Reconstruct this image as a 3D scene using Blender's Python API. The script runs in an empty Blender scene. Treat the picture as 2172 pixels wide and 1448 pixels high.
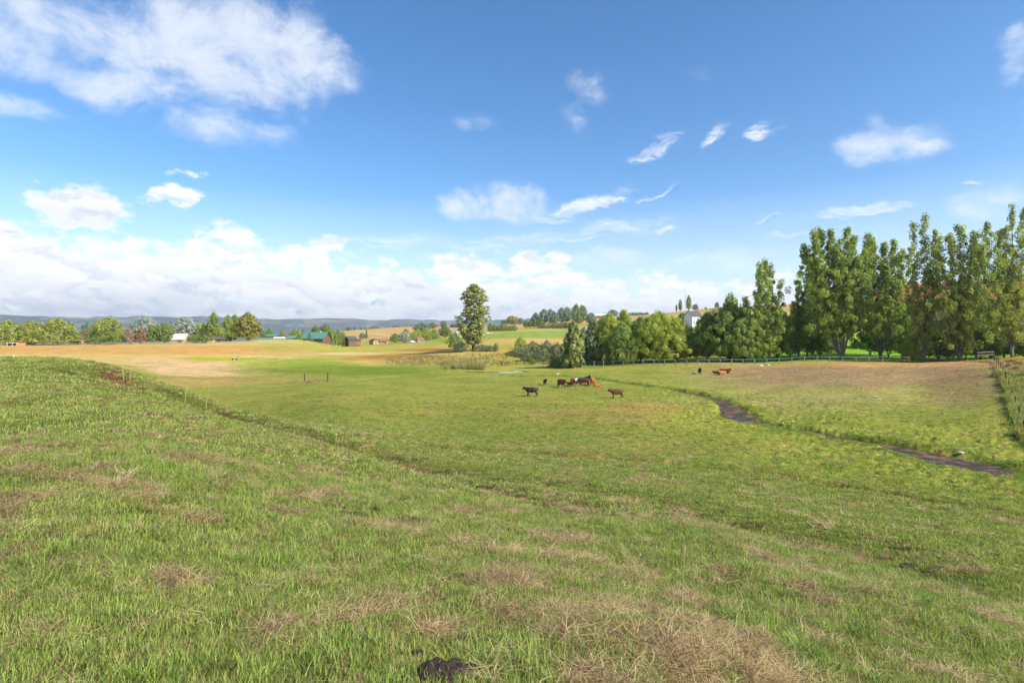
import bpy, bmesh, math, random
import numpy as np
from mathutils import Vector, Matrix

C = bpy.context
sc = C.scene
COL = sc.collection
R = math.radians
F = 1207.0            # focal length in photo pixels
CX, HY = 1086.0, 700.0  # optical axis column, horizon row
CAMZ = 1.6

# ------------------------------------------------------------------ camera
cam = bpy.data.objects.new('camera', bpy.data.cameras.new('camera'))
COL.objects.link(cam)
cam.location = (0, 0, CAMZ)
cam.rotation_euler = (R(90), 0, 0)
cam.data.sensor_width = 36
cam.data.lens = 20.0
cam.data.shift_y = -24.0 / 2172
cam.data.clip_start = 0.1
cam.data.clip_end = 60000
sc.camera = cam

# ------------------------------------------------------------------ light
SUN_EL, SUN_AZ = 37.0, 121.0       # azimuth measured from +Y (view axis) clockwise to +X
w = bpy.data.worlds.new('World'); sc.world = w; w.use_nodes = True
nt = w.node_tree; nt.nodes.clear()
sky = nt.nodes.new('ShaderNodeTexSky'); sky.sky_type = 'NISHITA'; sky.sun_disc = False
sky.sun_elevation = R(SUN_EL); sky.sun_rotation = R(SUN_AZ)
sky.altitude = 1100; sky.air_density = 1.0; sky.dust_density = 0.6; sky.ozone_density = 2.2
hs = nt.nodes.new('ShaderNodeHueSaturation'); hs.inputs['Saturation'].default_value = 1.24; hs.inputs['Value'].default_value = 1.0
bg = nt.nodes.new('ShaderNodeBackground'); bg.inputs['Strength'].default_value = 0.115
wo = nt.nodes.new('ShaderNodeOutputWorld')
nt.links.new(sky.outputs[0], hs.inputs['Color']); nt.links.new(hs.outputs[0], bg.inputs[0]); nt.links.new(bg.outputs[0], wo.inputs[0])
sl = bpy.data.lights.new('sun', 'SUN'); sl.energy = 4.3; sl.angle = R(0.6); sl.color = (1.0, 0.93, 0.82)
so = bpy.data.objects.new('sun', sl); COL.objects.link(so)
sd = Vector((math.cos(R(SUN_EL)) * math.sin(R(SUN_AZ)), math.cos(R(SUN_EL)) * math.cos(R(SUN_AZ)), math.sin(R(SUN_EL))))
so.rotation_euler = sd.to_track_quat('Z', 'Y').to_euler()
so.location = sd * 60
sc.view_settings.view_transform = 'Standard'
sc.view_settings.look = 'None'
sc.view_settings.exposure = 0.85
sc.view_settings.gamma = 1
sc.cycles.use_denoising = True
try: sc.cycles.denoiser = 'OPENIMAGEDENOISE'
except Exception: pass
sc.cycles.max_bounces = 6
sc.cycles.transparent_max_bounces = 12
sc.cycles.volume_bounces = 0

# ------------------------------------------------------------------ noise (numpy)
def _hash(ix, iy, seed):
    h = (ix.astype(np.int64) * 374761393 + iy.astype(np.int64) * 668265263 + seed * 1442695041) & 0xffffffff
    h = ((h ^ (h >> 13)) * 1274126177) & 0xffffffff
    h = (h ^ (h >> 16)) & 0xffffffff
    return h.astype(np.float64) / 4294967295.0
def vnoise(x, y, seed=0):
    x0 = np.floor(x); y0 = np.floor(y); fx = x - x0; fy = y - y0
    fx = fx * fx * fx * (fx * (fx * 6 - 15) + 10); fy = fy * fy * fy * (fy * (fy * 6 - 15) + 10)
    a = _hash(x0, y0, seed); b = _hash(x0 + 1, y0, seed); c = _hash(x0, y0 + 1, seed); d = _hash(x0 + 1, y0 + 1, seed)
    return (a * (1 - fx) + b * fx) * (1 - fy) + (c * (1 - fx) + d * fx) * fy
def fbm(x, y, octv=4, seed=0, gain=0.5):
    s = 0; a = 1; t = 0
    for i in range(octv):
        s = s + a * vnoise(x * 2 ** i + i * 17.3, y * 2 ** i - i * 9.1, seed + i); t += a; a *= gain
    return s / t            # 0..1
def sstep(a, b, x):
    t = np.clip((x - a) / (b - a), 0, 1); return t * t * (3 - 2 * t)

# ------------------------------------------------------------------ terrain: surveyed points (column, row, depth in metres)
CP = [
 # near hillside the camera stands on
 (0,1448,2.7),(0,1200,4.3),(0,1000,7.5),(0,900,11),(0,830,17),(0,790,24),(0,761,36),
 (230,1100,5.7),(230,900,12),(230,820,22),(225,776,37),
 (400,1448,2.8),(400,1200,4.8),(400,1000,9),(400,930,13.5),(400,880,20),(405,852,27),(400,835,34),
 (560,950,14.5),(560,900,22),(565,885,28),
 (700,1448,2.85),(700,1200,5.6),(700,1050,10),(700,980,15),(700,945,20),(700,925,25),(700,903,35),(700,880,50),(700,850,68),(700,825,88),(700,807,112),(700,790,135),(700,770,170),
 (900,1300,4.2),(900,1100,9),(900,1010,16),(900,965,26),(900,930,38),(900,890,55),(900,850,75),(900,815,103),(900,792,132),
 (1086,1448,3.0),(1086,1200,6.5),(1086,1100,10.5),(1086,1030,17),(1086,985,27),(1086,940,40),(1086,900,52),(1086,860,70),(1086,840,83),(1086,820,97),(1086,800,118),(1086,790,133),
 (1400,1448,3.2),(1400,1200,7.5),(1400,1100,12.5),(1400,1040,20),(1400,1000,29),(1400,980,34),(1400,950,42),(1400,900,55),(1400,860,70),(1400,827,92),(1400,805,108),(1400,790,121),(1400,778,134),
 (1800,1448,3.8),(1800,1200,9.5),(1800,1100,17),(1800,1060,25),(1800,1020,34),(1800,980,41),(1800,940,49),(1800,925,52),(1800,900,58),(1800,860,70),(1800,830,80),(1800,800,92),(1800,782,103),(1800,769,113),
 (1620,900,60),(1620,850,78),(1620,815,95),(1620,795,108),(1620,778,120),
 (2172,1448,4.3),(2172,1200,11.5),(2172,1120,20),(2172,1090,25),(2172,1050,31),(2172,1000,38),(2172,950,45),(2172,900,53),(2172,850,64),(2172,800,79),(2172,772,93),(2172,759,108),
 (2000,830,78),(2000,800,88),(2000,780,98),(2000,767,111),
 # left terrace and the wide valley
 (0,752,165),(0,741,215),(0,730,290),(300,790,125),(300,771,150),(300,756,180),(300,741,230),(300,727,300),
 (430,815,105),(430,790,132),(430,768,160),
 (550,850,78),(550,820,103),(550,800,125),(550,780,150),(550,766,180),(550,750,207),(550,735,250),(550,721,320),
 (640,752,212),(645,733,270),(640,721,330),(700,756,200),(705,745,265),(700,733,370),(700,726,470),(700,716,650),(700,705,850),
 (860,778,160),(860,761,200),(860,746,260),(860,733,350),(860,726,450),(860,720,520),(860,706,680),(860,693,850),
 (1000,776,160),(1000,760,190),(1000,742,222),
 (1060,781,155),(1060,761,185),(1060,746,215),(1060,731,260),(1060,716,330),(1060,706,400),(1060,697,560),(1060,690,720),
 (1250,776,150),(1250,766,170),(1250,731,260),(1250,711,360),(1250,701,430),(1250,690,520),(1250,675,720),
 (1500,770,140),(1500,757,170),(1500,720,250),(1500,690,400),(1500,672,520),(1500,655,700),
 (1800,762,138),(1800,752,165),(1800,738,200),(1800,715,260),(1800,690,340),(1800,650,560),(1800,640,800),
 (2172,757,135),(2172,748,165),(2172,735,200),(2172,705,280),(2172,650,560),(2172,640,800),
]
# hidden ground (column, depth, height)
CZ = [(0,50,-2.4),(0,70,-4.6),(0,100,-5.2),(230,50,-3.6),(230,70,-6.2),(230,100,-7.4),(400,44,-4.6),(400,60,-7.4),(400,80,-8.4),(560,40,-5.2),(560,60,-7.4),
      (1086,2,-0.12),(0,1.5,0.0),(2172,1.5,-0.35),(1086,0.7,-0.04),(0,0.7,0.0),(2172,0.7,-0.15),(600,1,-.05),(1600,1,-.12),
      (1800,125,-5.9),(1620,130,-6.4),(2000,125,-5.6),
      (0,420,-8),(300,430,-9),(550,420,-8.5),(640,420,-9),(0,800,-22),(300,800,-20),(550,800,-16),
      (700,1050,-12),(860,1050,-4),(1060,900,2),(1060,1200,-8),(1250,900,14),(1500,900,30),(1800,1100,44),(2172,1100,44),
      (0,1400,-40),(550,1400,-36),(860,1500,-32),(1250,1500,-10),(1500,1500,12),(2172,1500,25),(0,600,-14),(300,600,-14)]
def _uv(theta, r):
    return np.stack([np.asarray(theta) * 3.2, np.log(np.maximum(r, 0.4)) * 1.25], -1)
pts, zs = [], []
for px, py, d in CP:
    u = (px - CX) / F; pts.append((math.atan(u), d * math.sqrt(1 + u * u))); zs.append(CAMZ - (py - HY) / F * d)
for px, d, z in CZ:
    u = (px - CX) / F; pts.append((math.atan(u), d * math.sqrt(1 + u * u))); zs.append(z)
pts = np.array(pts); zs = np.array(zs)
Pc = _uv(pts[:, 0], pts[:, 1])
def _phi(a, b):
    d2 = ((a[:, None, :] - b[None, :, :]) ** 2).sum(-1)
    return np.sqrt(d2 + 0.02)
nP = len(Pc)
# interpolate z/r (viewing slope) so that errors stay small on screen
rr = pts[:, 1]
vals = (zs - CAMZ) / rr
A = np.zeros((nP + 3, nP + 3)); A[:nP, :nP] = _phi(Pc, Pc) - np.eye(nP) * 0.0015
A[:nP, nP] = 1; A[:nP, nP + 1:] = Pc; A[nP, :nP] = 1; A[nP + 1:, :nP] = Pc.T
Wt = np.linalg.solve(A, np.concatenate([vals, [0, 0, 0]]))
def _base(x, y):
    th = np.arctan2(x, y); r = np.hypot(x, y)
    at = np.abs(th)
    tc = np.where(at < 0.85, at, 0.85 - (0.85 - 0.1) * sstep(0.85, math.pi, at) * 1.0)
    tc = tc * np.sign(th)
    rc = np.clip(r, 0.6, 1900)
    q = _uv(tc, rc)
    out = np.empty(len(q))
    for i in range(0, len(q), 20000):
        s = q[i:i + 20000]
        out[i:i + 20000] = _phi(s, Pc) @ Wt[:nP] + Wt[nP] + s @ Wt[nP + 1:]
    z = CAMZ + out * rc
    far = sstep(1300, 2600, r)
    return z * (1 - far) + (-45.0) * far

def px2dir(px, py): return ((px - CX) / F, (HY - py) / F)
_lines = {}
def poly_dist(x, y, line, maxd=None):
    best = np.full(x.shape, 1e9)
    for (a, b) in zip(line[:-1], line[1:]):
        ax, ay = a[0], a[1]; bx, by = b[0] - ax, b[1] - ay
        t = np.clip(((x - ax) * bx + (y - ay) * by) / (bx * bx + by * by + 1e-9), 0, 1)
        wa = a[2] * (1 - t) + b[2] * t
        best = np.minimum(best, np.hypot(x - ax - t * bx, y - ay - t * by) / wa)
    return best
def ray_base(px, py, fn):
    """depth at which the sight line of a photo point meets the ground"""
    u, v = px2dir(px, py)
    d = np.exp(np.linspace(math.log(2.0), math.log(1500), 700))
    g = fn(u * d, d) - (CAMZ + v * d)
    k = np.where(g > 0)[0]
    if len(k) == 0: return None
    k = k[0]
    if k == 0: return d[0]
    a, b = g[k - 1], g[k]
    return d[k - 1] + (d[k] - d[k - 1]) * (-a) / (b - a)
def smooth_line(P, n=6):
    P = np.array(P, float); out = []
    for i in range(len(P) - 1):
        p0 = P[max(i - 1, 0)]; p1 = P[i]; p2 = P[i + 1]; p3 = P[min(i + 2, len(P) - 1)]
        for k in range(n):
            t = k / n
            out.append(0.5 * ((2 * p1) + (-p0 + p2) * t + (2 * p0 - 5 * p1 + 4 * p2 - p3) * t * t + (-p0 + 3 * p1 - 3 * p2 + p3) * t ** 3))
    out.append(P[-1]); return np.array(out)
def wline(pts, n=5):
    out = []
    for px, py, wd in pts:
        d = ray_base(px, py, _base)
        out.append(((px - CX) / F * d, d, wd))
    return smooth_line(out, n)
# creek centre line (column, row, half width in metres)
creek = wline([(1060,796,.5),(1170,797,.5),(1235,802,.55),(1290,808,.6),(1350,815,.65),(1410,823,.7),(1470,833,.9),(1515,844,.9),(1545,857,1.1),(1556,872,1.7),(1580,890,1.3),(1640,902,.8),(1700,910,.75),(1800,930,.85),(1880,943,1.0),(1950,957,1.4),(2010,970,2.0),(2070,986,1.9),(2130,998,1.2),(2172,1003,.8),(2300,1030,.8),(2600,1090,.8)]); creek[:, 2] *= .92
trail_a = wline([(850,938,1),(960,948,1),(1100,958,1),(1250,968,1),(1400,978,1),(1560,993,1),(1700,1012,1),(1850,1036,1),(2000,1060,1),(2172,1086,1),(2400,1125,1)], 3)
trail_b = wline([(235,800,1),(330,828,1),(430,860,1),(520,882,1),(620,908,1),(720,935,1),(820,962,1),(930,990,1),(1050,1022,1),(1180,1058,1),(1320,1090,1)], 3)
trail_c = wline([(560,803,1),(640,812,1),(740,806,1),(800,801,1),(870,793,1),(930,789,1),(1000,788,1)], 3)
trail_e = wline([(900,975,1),(1060,1000,1),(1250,1030,1),(1450,1070,1),(1650,1115,1),(1850,1165,1),(2050,1220,1),(2250,1280,1)], 3)
trail_d = wline([(1000,1150,1),(1150,1175,1),(1300,1215,1),(1450,1260,1),(1600,1310,1),(1750,1370,1),(1850,1430,1)], 3)
pond = wline([(985,786,.5),(1015,788,1.3),(1050,789.5,1.9),(1085,789,1.7),(1108,787,1.1),(1122,786,.4)], 4)
def creek_dist(x, y):
    return poly_dist(x, y, creek) * 1.05 + (fbm(x / 1.3 + 4, y / 1.3, 3, 88) - .5) * .6
def height(x, y, detail=True):
    x = np.asarray(x, float); y = np.asarray(y, float)
    sh = x.shape; x = x.ravel(); y = y.ravel()
    z = _base(x, y); r = np.hypot(x, y)
    near = 1 - sstep(600, 1500, r)
    z += (fbm(x / 14, y / 14, 3, 5) - .5) * 0.5 * sstep(12, 60, r) * near
    z += (fbm(x / 90, y / 90, 3, 8) - .5) * 3.0 * sstep(350, 900, r) * near
    dc = creek_dist(x, y)
    z -= 0.38 * (1 - sstep(0.75, 2.0, dc))
    z += 0.10 * (1 - sstep(2.0, 4.5, dc)) * sstep(1.2, 2.0, dc)
    dp = poly_dist(x, y, pond); z -= 0.3 * (1 - sstep(0.8, 1.7, dp))
    z -= 0.62 * np.exp(-(poly_dist(x, y, trail_a) / 0.95) ** 2)
    z -= 0.95 * fbm(x / 3 + 2, y / 3, 3, 19) * np.exp(-(poly_dist(x, y, trail_b) / 1.7) ** 2) * sstep(10, 22, r) + 0.30 * np.exp(-(poly_dist(x, y, trail_e) / 1.6) ** 2) * sstep(5, 9, r)
    z -= 0.30 * np.exp(-(poly_dist(x, y, trail_c) / 1.0) ** 2)
    if detail:
        n1 = fbm(x / 1.7, y / 1.7, 3, 21) - .5
        n2 = fbm(x / 0.42, y / 0.42, 3, 31) - .5
        fa = 1 - sstep(60, 140, r)
        z += n1 * 0.14 * fa
        z += n2 * (0.07 + 0.34 * (1 - sstep(3, 14, dc)) * sstep(.9, 1.6, dc)) * fa
    return z.reshape(sh)
def hz(x, y): return float(height(np.array([x]), np.array([y]), True)[0])
def at(px, d):
    """ground point in the photo column px at depth d"""
    x = (px - CX) / F * d
    return Vector((x, d, hz(x, d)))
def hit(px, py):
    d = ray_base(px, py, lambda a, b: height(a, b, False))
    return at(px, d)

# ------------------------------------------------------------------ helpers
def srgb(r, g, b, k=0.84):
    f = lambda c: (c / 255 / 12.92 if c / 255 <= .04045 else ((c / 255 + .055) / 1.055) ** 2.4)
    return np.array([f(r) * k, f(g) * k, f(b) * k])
def link_mesh(name, me, parent=None, mat=None):
    o = bpy.data.objects.new(name, me); COL.objects.link(o)
    if mat: me.materials.append(mat)
    if parent: o.parent = parent
    return o
def np_mesh(name, V, Fc, smooth=False):
    """V (n,3), Fc (m,k) all faces same size"""
    me = bpy.data.meshes.new(name)
    V = np.asarray(V, np.float32); Fc = np.asarray(Fc, np.int32)
    me.vertices.add(len(V)); me.vertices.foreach_set('co', V.ravel())
    m, k = Fc.shape
    me.loops.add(m * k); me.loops.foreach_set('vertex_index', Fc.ravel())
    me.polygons.add(m)
    me.polygons.foreach_set('loop_start', np.arange(0, m * k, k, dtype=np.int32))
    me.polygons.foreach_set('loop_total', np.full(m, k, np.int32))
    if smooth: me.polygons.foreach_set('use_smooth', np.ones(m, bool))
    me.update(calc_edges=True)
    return me
def add_attr(me, name, data, typ='FLOAT', dom='POINT'):
    a = me.attributes.new(name, typ, dom)
    if typ == 'FLOAT': a.data.foreach_set('value', np.asarray(data, np.float32))
    elif typ == 'INT': a.data.foreach_set('value', np.asarray(data, np.int32))
    elif typ == 'FLOAT_COLOR': a.data.foreach_set('color', np.asarray(data, np.float32).ravel())
    else: a.data.foreach_set('vector', np.asarray(data, np.float32).ravel())
def props(o, label=None, cat=None, group=None, kind=None):
    if label: o['label'] = label
    if cat: o['category'] = cat
    if group: o['group'] = group
    if kind: o['kind'] = kind
    return o
def thing(name, label, cat, loc=(0, 0, 0), rz=0, group=None, scale=None):
    o = bpy.data.objects.new(name, None); COL.objects.link(o)
    o.location = loc; o.rotation_euler = (0, 0, rz); o.empty_display_size = 0.5
    if scale is not None: o.scale = scale
    return props(o, label, cat, group)
def copy_thing(o, label, loc, rz=0, group=None, scale=None):
    r = o.copy(); COL.objects.link(r); r.location = loc; r.rotation_euler = (0, 0, rz)
    if scale is not None: r.scale = scale
    r['label'] = label
    if group: r['group'] = group
    for ch in list(o.children):
        c = ch.copy(); COL.objects.link(c); c.parent = r
        for g in list(ch.children):
            e = g.copy(); COL.objects.link(e); e.parent = c
    return r
class MB:
    """collects boxes, bars and polygons; build() links one mesh"""
    def __init__(s): s.v = []; s.f = []
    def box(s, x0, x1, y0, y1, z0, z1):
        n = len(s.v)
        s.v += [(x0,y0,z0),(x1,y0,z0),(x1,y1,z0),(x0,y1,z0),(x0,y0,z1),(x1,y0,z1),(x1,y1,z1),(x0,y1,z1)]
        s.f += [(n,n+3,n+2,n+1),(n+4,n+5,n+6,n+7),(n,n+1,n+5,n+4),(n+1,n+2,n+6,n+5),(n+2,n+3,n+7,n+6),(n+3,n,n+4,n+7)]
        return s
    def poly(s, vs, fs):
        n = len(s.v); s.v += [tuple(v) for v in vs]; s.f += [tuple(i + n for i in f) for f in fs]; return s
    def tube(s, P, rad, seg=6, cap=True):
        P = [Vector(p) for p in P]; n0 = len(s.v)
        for i, p in enumerate(P):
            t = (P[min(i + 1, len(P) - 1)] - P[max(i - 1, 0)]).normalized()
            a = t.cross(Vector((0, 0, 1)) if abs(t.z) < .9 else Vector((1, 0, 0))).normalized(); b = t.cross(a)
            r = rad[i] if hasattr(rad, '__len__') else rad
            for k in range(seg):
                q = p + (a * math.cos(2 * math.pi * k / seg) + b * math.sin(2 * math.pi * k / seg)) * r
                s.v.append(tuple(q))
        for i in range(len(P) - 1):
            for k in range(seg):
                a0 = n0 + i * seg + k; a1 = n0 + i * seg + (k + 1) % seg
                s.f.append((a0, a1, a1 + seg, a0 + seg))
        if cap:
            s.f.append(tuple(n0 + k for k in range(seg))[::-1]); s.f.append(tuple(n0 + (len(P) - 1) * seg + k for k in range(seg)))
        return s
    def bar(s, a, b, w, h=None):
        a = Vector(a); b = Vector(b); h = h or w; t = (b - a).normalized()
        up = Vector((0, 0, 1)) if abs(t.z) < .95 else Vector((0, 1, 0))
        x = t.cross(up).normalized() * w / 2; y = x.cross(t).normalized() * h / 2
        vs = [a - x - y, a + x - y, a + x + y, a - x + y, b - x - y, b + x - y, b + x + y, b - x + y]
        return s.poly(vs, [(0,3,2,1),(4,5,6,7),(0,1,5,4),(1,2,6,5),(2,3,7,6),(3,0,4,7)])
    def build(s, name, mat, parent=None, smooth=False):
        me = bpy.data.meshes.new(name); me.from_pydata([tuple(v) for v in s.v], [], s.f)
        bm = bmesh.new(); bm.from_mesh(me); bmesh.ops.recalc_face_normals(bm, faces=bm.faces); bm.to_mesh(me); bm.free()
        if smooth: me.polygons.foreach_set('use_smooth', [True] * len(me.polygons))
        me.update()
        return link_mesh(name, me, parent, mat)

# ------------------------------------------------------------------ materials
def new_mat(name):
    m = bpy.data.materials.new(name); m.use_nodes = True; t = m.node_tree; t.nodes.clear()
    out = t.nodes.new('ShaderNodeOutputMaterial'); return m, t, out
def N(t, typ, **kw):
    n = t.nodes.new(typ)
    for k, v in kw.items():
        if k.startswith('i_'): n.inputs[k[2:].replace('_', ' ')].default_value = v
        elif k.startswith('n_'): n.inputs[int(k[2:])].default_value = v
        else: setattr(n, k, v)
    return n
def L(t, a, b): t.links.new(a, b)
def mixc(t, fac, a, b, mode='MIX'):
    n = t.nodes.new('ShaderNodeMix'); n.data_type = 'RGBA'; n.blend_type = mode
    for sock, val in ((n.inputs[0], fac), (n.inputs[6], a), (n.inputs[7], b)):
        if hasattr(val, 'is_linked') or hasattr(val, 'links'): t.links.new(val, sock)
        elif isinstance(val, (int, float)): sock.default_value = val
        else: sock.default_value = (*val[:3], 1)
    return n.outputs[2]
def mth(t, op, a, b=None, c=None, clamp=False):
    n = t.nodes.new('ShaderNodeMath'); n.operation = op; n.use_clamp = clamp
    for i, v in enumerate((a, b, c)):
        if v is None: continue
        if isinstance(v, (int, float)): n.inputs[i].default_value = v
        else: t.links.new(v, n.inputs[i])
    return n.outputs[0]
def mrange(t, v, a, b, c=0.0, d=1.0, smooth=True):
    n = t.nodes.new('ShaderNodeMapRange'); n.interpolation_type = 'SMOOTHSTEP' if smooth else 'LINEAR'
    t.links.new(v, n.inputs[0])
    for i, q in enumerate((a, b, c, d)): n.inputs[i + 1].default_value = q
    return n.outputs[0]
def surf_mat(name, c1, c2=None, rough=0.8, scale=3.0, bump=0.3, spec=0.2, stretch=None):
    m, t, out = new_mat(name)
    tc = N(t, 'ShaderNodeTexCoord'); mp = N(t, 'ShaderNodeMapping')
    if stretch: mp.inputs['Scale'].default_value = stretch
    L(t, tc.outputs['Object'], mp.inputs[0])
    no = N(t, 'ShaderNodeTexNoise', i_Scale=scale, i_Detail=6.0, i_Roughness=.65); L(t, mp.outputs[0], no.inputs['Vector'])
    c2 = c2 if c2 is not None else [v * .7 for v in c1]
    col = mixc(t, mrange(t, no.outputs['Fac'], .3, .7), c1, c2)
    p = N(t, 'ShaderNodeBsdfPrincipled', i_Roughness=rough); p.inputs['Specular IOR Level'].default_value = spec
    L(t, col, p.inputs['Base Color'])
    b = N(t, 'ShaderNodeBump', i_Strength=bump, i_Distance=0.02); L(t, no.outputs['Fac'], b.inputs['Height']); L(t, b.outputs[0], p.inputs['Normal'])
    L(t, p.outputs[0], out.inputs[0]); return m
def leaf_mat(name, dark, light, trans=0.35, rough=.55):
    m, t, out = new_mat(name)
    a = N(t, 'ShaderNodeAttribute', attribute_name='var')
    col = mixc(t, a.outputs['Fac'], dark, light)
    p = N(t, 'ShaderNodeBsdfPrincipled', i_Roughness=rough); p.inputs['Specular IOR Level'].default_value = .25
    L(t, col, p.inputs['Base Color'])
    tr = N(t, 'ShaderNodeBsdfTranslucent'); col2 = mixc(t, 1.0, col, (1.0, 1.1, .45), 'MULTIPLY'); L(t, col2, tr.inputs[0])
    mx = N(t, 'ShaderNodeMixShader', n_0=trans); L(t, p.outputs[0], mx.inputs[1]); L(t, tr.outputs[0], mx.inputs[2])
    L(t, mx.outputs[0], out.inputs[0]); return m

M = {}
M['bark'] = surf_mat('bark', (.16, .12, .09), (.07, .055, .045), .9, 4, .6, stretch=(3, 3, .6))
M['bark_pale'] = surf_mat('bark_pale', (.24, .21, .17), (.11, .095, .08), .9, 3, .5, stretch=(3, 3, .6))
M['bark_pine'] = surf_mat('bark_pine', (.20, .11, .07), (.08, .05, .035), .9, 4, .6, stretch=(3, 3, .6))
M['wood_grey'] = surf_mat('weathered_wood', (.34, .32, .28), (.20, .185, .16), .9, 5, .4, stretch=(1, 1, 4))
M['wood_dark'] = surf_mat('dark_wood', (.10, .08, .06), (.05, .04, .03), .9, 5, .4)
M['wood_pale'] = surf_mat('pale_wood', (.50, .42, .33), (.36, .29, .22), .85, 5, .3)
M['wire'] = surf_mat('wire', (.25, .25, .25), (.15, .14, .13), .5, 5, .1)
M['roof_green'] = surf_mat('green_metal_roof', (.09, .25, .17), (.07, .20, .14), .5, .6, .1, .4)
M['roof_brown'] = surf_mat('brown_shingles', (.16, .11, .09), (.10, .075, .06), .9, 2, .4)
M['roof_grey'] = surf_mat('grey_shingles', (.13, .13, .14), (.09, .09, .10), .9, 2, .4)
M['roof_red'] = surf_mat('red_roof', (.50, .14, .09), (.38, .10, .07), .7, 1.2, .3)
M['white'] = surf_mat('white_paint', (.78, .77, .74), (.68, .67, .64), .6, 1.0, .1)
M['wall_log'] = surf_mat('log_wall', (.20, .11, .06), (.13, .075, .045), .8, 2, .4, stretch=(1, 1, 6))
M['wall_tan'] = surf_mat('tan_wall', (.48, .34, .22), (.38, .27, .18), .85, 1.5, .2)
M['wall_red'] = surf_mat('rust_red_wall', (.34, .17, .11), (.26, .13, .09), .85, 1.5, .2)
M['glass'] = surf_mat('dark_glass', (.03, .035, .04), (.02, .022, .03), .12, 1, 0, .6)
M['stone'] = surf_mat('pale_stone', (.62, .60, .56), (.42, .40, .37), .9, 6, .6)
M['orange'] = surf_mat('orange_board', (.55, .24, .10), (.45, .18, .08), .7, 2, .2)

print('terrain...')
# ------------------------------------------------------------------ the ground sheet
def build_angles():
    a = list(np.arange(-50, 50.01, 0.115))
    b = list(np.arange(52, 308, 3.0))
    return np.radians(np.array(a + b))
TH = build_angles()
RR = [0.35]
while RR[-1] < 1500: RR.append(RR[-1] * (1.0095 if RR[-1] > 1.8 else 1.06))
while RR[-1] < 8200: RR.append(RR[-1] * 1.06)
RR = np.array(RR)
TT, RG = np.meshgrid(TH, RR)
GX = (RG * np.sin(TT)).ravel(); GY = (RG * np.cos(TT)).ravel()
GZ = height(GX, GY)
def to_px(x, y, z):
    yy = np.where(y > .3, y, .3)
    return CX + x / yy * F, HY - (z - CAMZ) / yy * F

def dryness(x, y):
    """0 green .. 1 straw, same field used by the ground colour and by the blades"""
    r = np.hypot(x, y)
    n = fbm(x / .85 + 3, y / .6, 4, 77, .6); n2 = fbm(x / 0.28, y / 0.2, 3, 91, .6); n3 = fbm(x / 3.2, y / 3.2, 3, 55)
    v = (n - .5) * .6 + (n2 - .5) * .36 + (n3 - .5) * .26
    b = .068 - .04 * sstep(-1.5, 3, x) * (1 - sstep(8, 20, r)) + .02 * sstep(10, 30, r)
    d = sstep(b, b + .09, v)
    td = np.exp(-(poly_dist(x, y, trail_d) / 0.7) ** 2)
    d = np.maximum(d, td * sstep(.03, .09, v))
    d = d * (.35 + .65 * sstep(.42, .54, fbm(x / .33 + 7, y / .22, 3, 611, .6)))
    return d
def soiliness(x, y):
    tb = np.maximum(np.exp(-(poly_dist(x, y, trail_b) / 2.2) ** 2), .8 * np.exp(-(poly_dist(x, y, trail_e) / 1.3) ** 2))
    ta = np.exp(-(poly_dist(x, y, trail_a) / 0.8) ** 2) * .9  # ledge band: bare soil, also darkening the lip to read as shaded
    n = fbm(x / .8, y / .8, 4, 131, .6)
    n2 = fbm(x / .35, y / .35, 3, 151, .6)
    s = np.maximum(tb, ta) * sstep(.36, .58, n)
    s = np.maximum(s, sstep(.64, .70, n * .6 + n2 * .4) * .95)
    return s

gc = np.zeros((len(GX), 3))
PX, PY = to_px(GX, GY, GZ)
r = np.hypot(GX, GY)
n_s = fbm(GX / 2.5, GY / 2.5, 4, 3); n_m = fbm(GX / 18, GY / 18, 4, 4); n_l = fbm(GX / 70, GY / 70, 4, 6)
lobes = (n_m - .5)
def mixz(mask, colr):
    global gc
    gc = gc * (1 - mask[:, None]) + np.asarray(colr)[None, :] * mask[:, None]
def ell(px, py, rx, ry, soft=.5, rot=0, wob=.8):
    dx = PX - px; dy = PY - py; c, s = math.cos(R(rot)), math.sin(R(rot))
    e = np.sqrt(((dx * c + dy * s) / rx) ** 2 + ((-dx * s + dy * c) / ry) ** 2) + (n_m - .5) * wob + (n_s - .5) * wob * .6
    return (1 - sstep(1 - soft, 1 + soft, e)) * (GY > 5)
g_near = srgb(128, 142, 66); g_mid = srgb(142, 154, 66); g_yel = srgb(168, 166, 78)
gc[:] = g_near
mixz(sstep(20, 60, r), g_mid)
mixz(sstep(.42, .6, n_m) * sstep(25, 60, r) * .6, srgb(152, 150, 72))
mixz(sstep(55, 90, r) * .5, srgb(160, 164, 82))
# valley floor by the creek: bright, clumpy green
dcr = creek_dist(GX, GY)
mixz((1 - sstep(3, 14, dcr)) * .75, srgb(160, 170, 74))
mixz((1 - sstep(1.2, 4, dcr)) * sstep(.45, .6, n_s) * .8, srgb(92, 108, 40))
right = sstep(1350, 1600, PX) * sstep(60, 75, GY) * (1 - sstep(135, 150, GY))
mixz(right * .85 * (dcr > 3), srgb(174, 168, 102))
mixz(ell(1830, 790, 300, 30, .3, 0, .9) , srgb(172, 146, 112))
mixz(ell(1820, 771, 330, 7, .5, 0, .3) * (GY > 85), srgb(204, 164, 108))
mixz(ell(2040, 815, 90, 40, .5) * .6, srgb(150, 122, 94))
mixz(ell(1250, 880, 150, 12, .6) * .5, srgb(176, 150, 96))
mixz(ell(1380, 862, 90, 10, .6) * .6, srgb(186, 150, 100))
mixz(ell(1330, 950, 300, 14, .6) * .3, srgb(176, 150, 96))
# far side of the valley
vmask = sstep(118, 150, GY)
mixz(vmask, srgb(176, 174, 84))
mixz(vmask * sstep(.45, .62, n_l) * .7, srgb(206, 184, 112))
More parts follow.
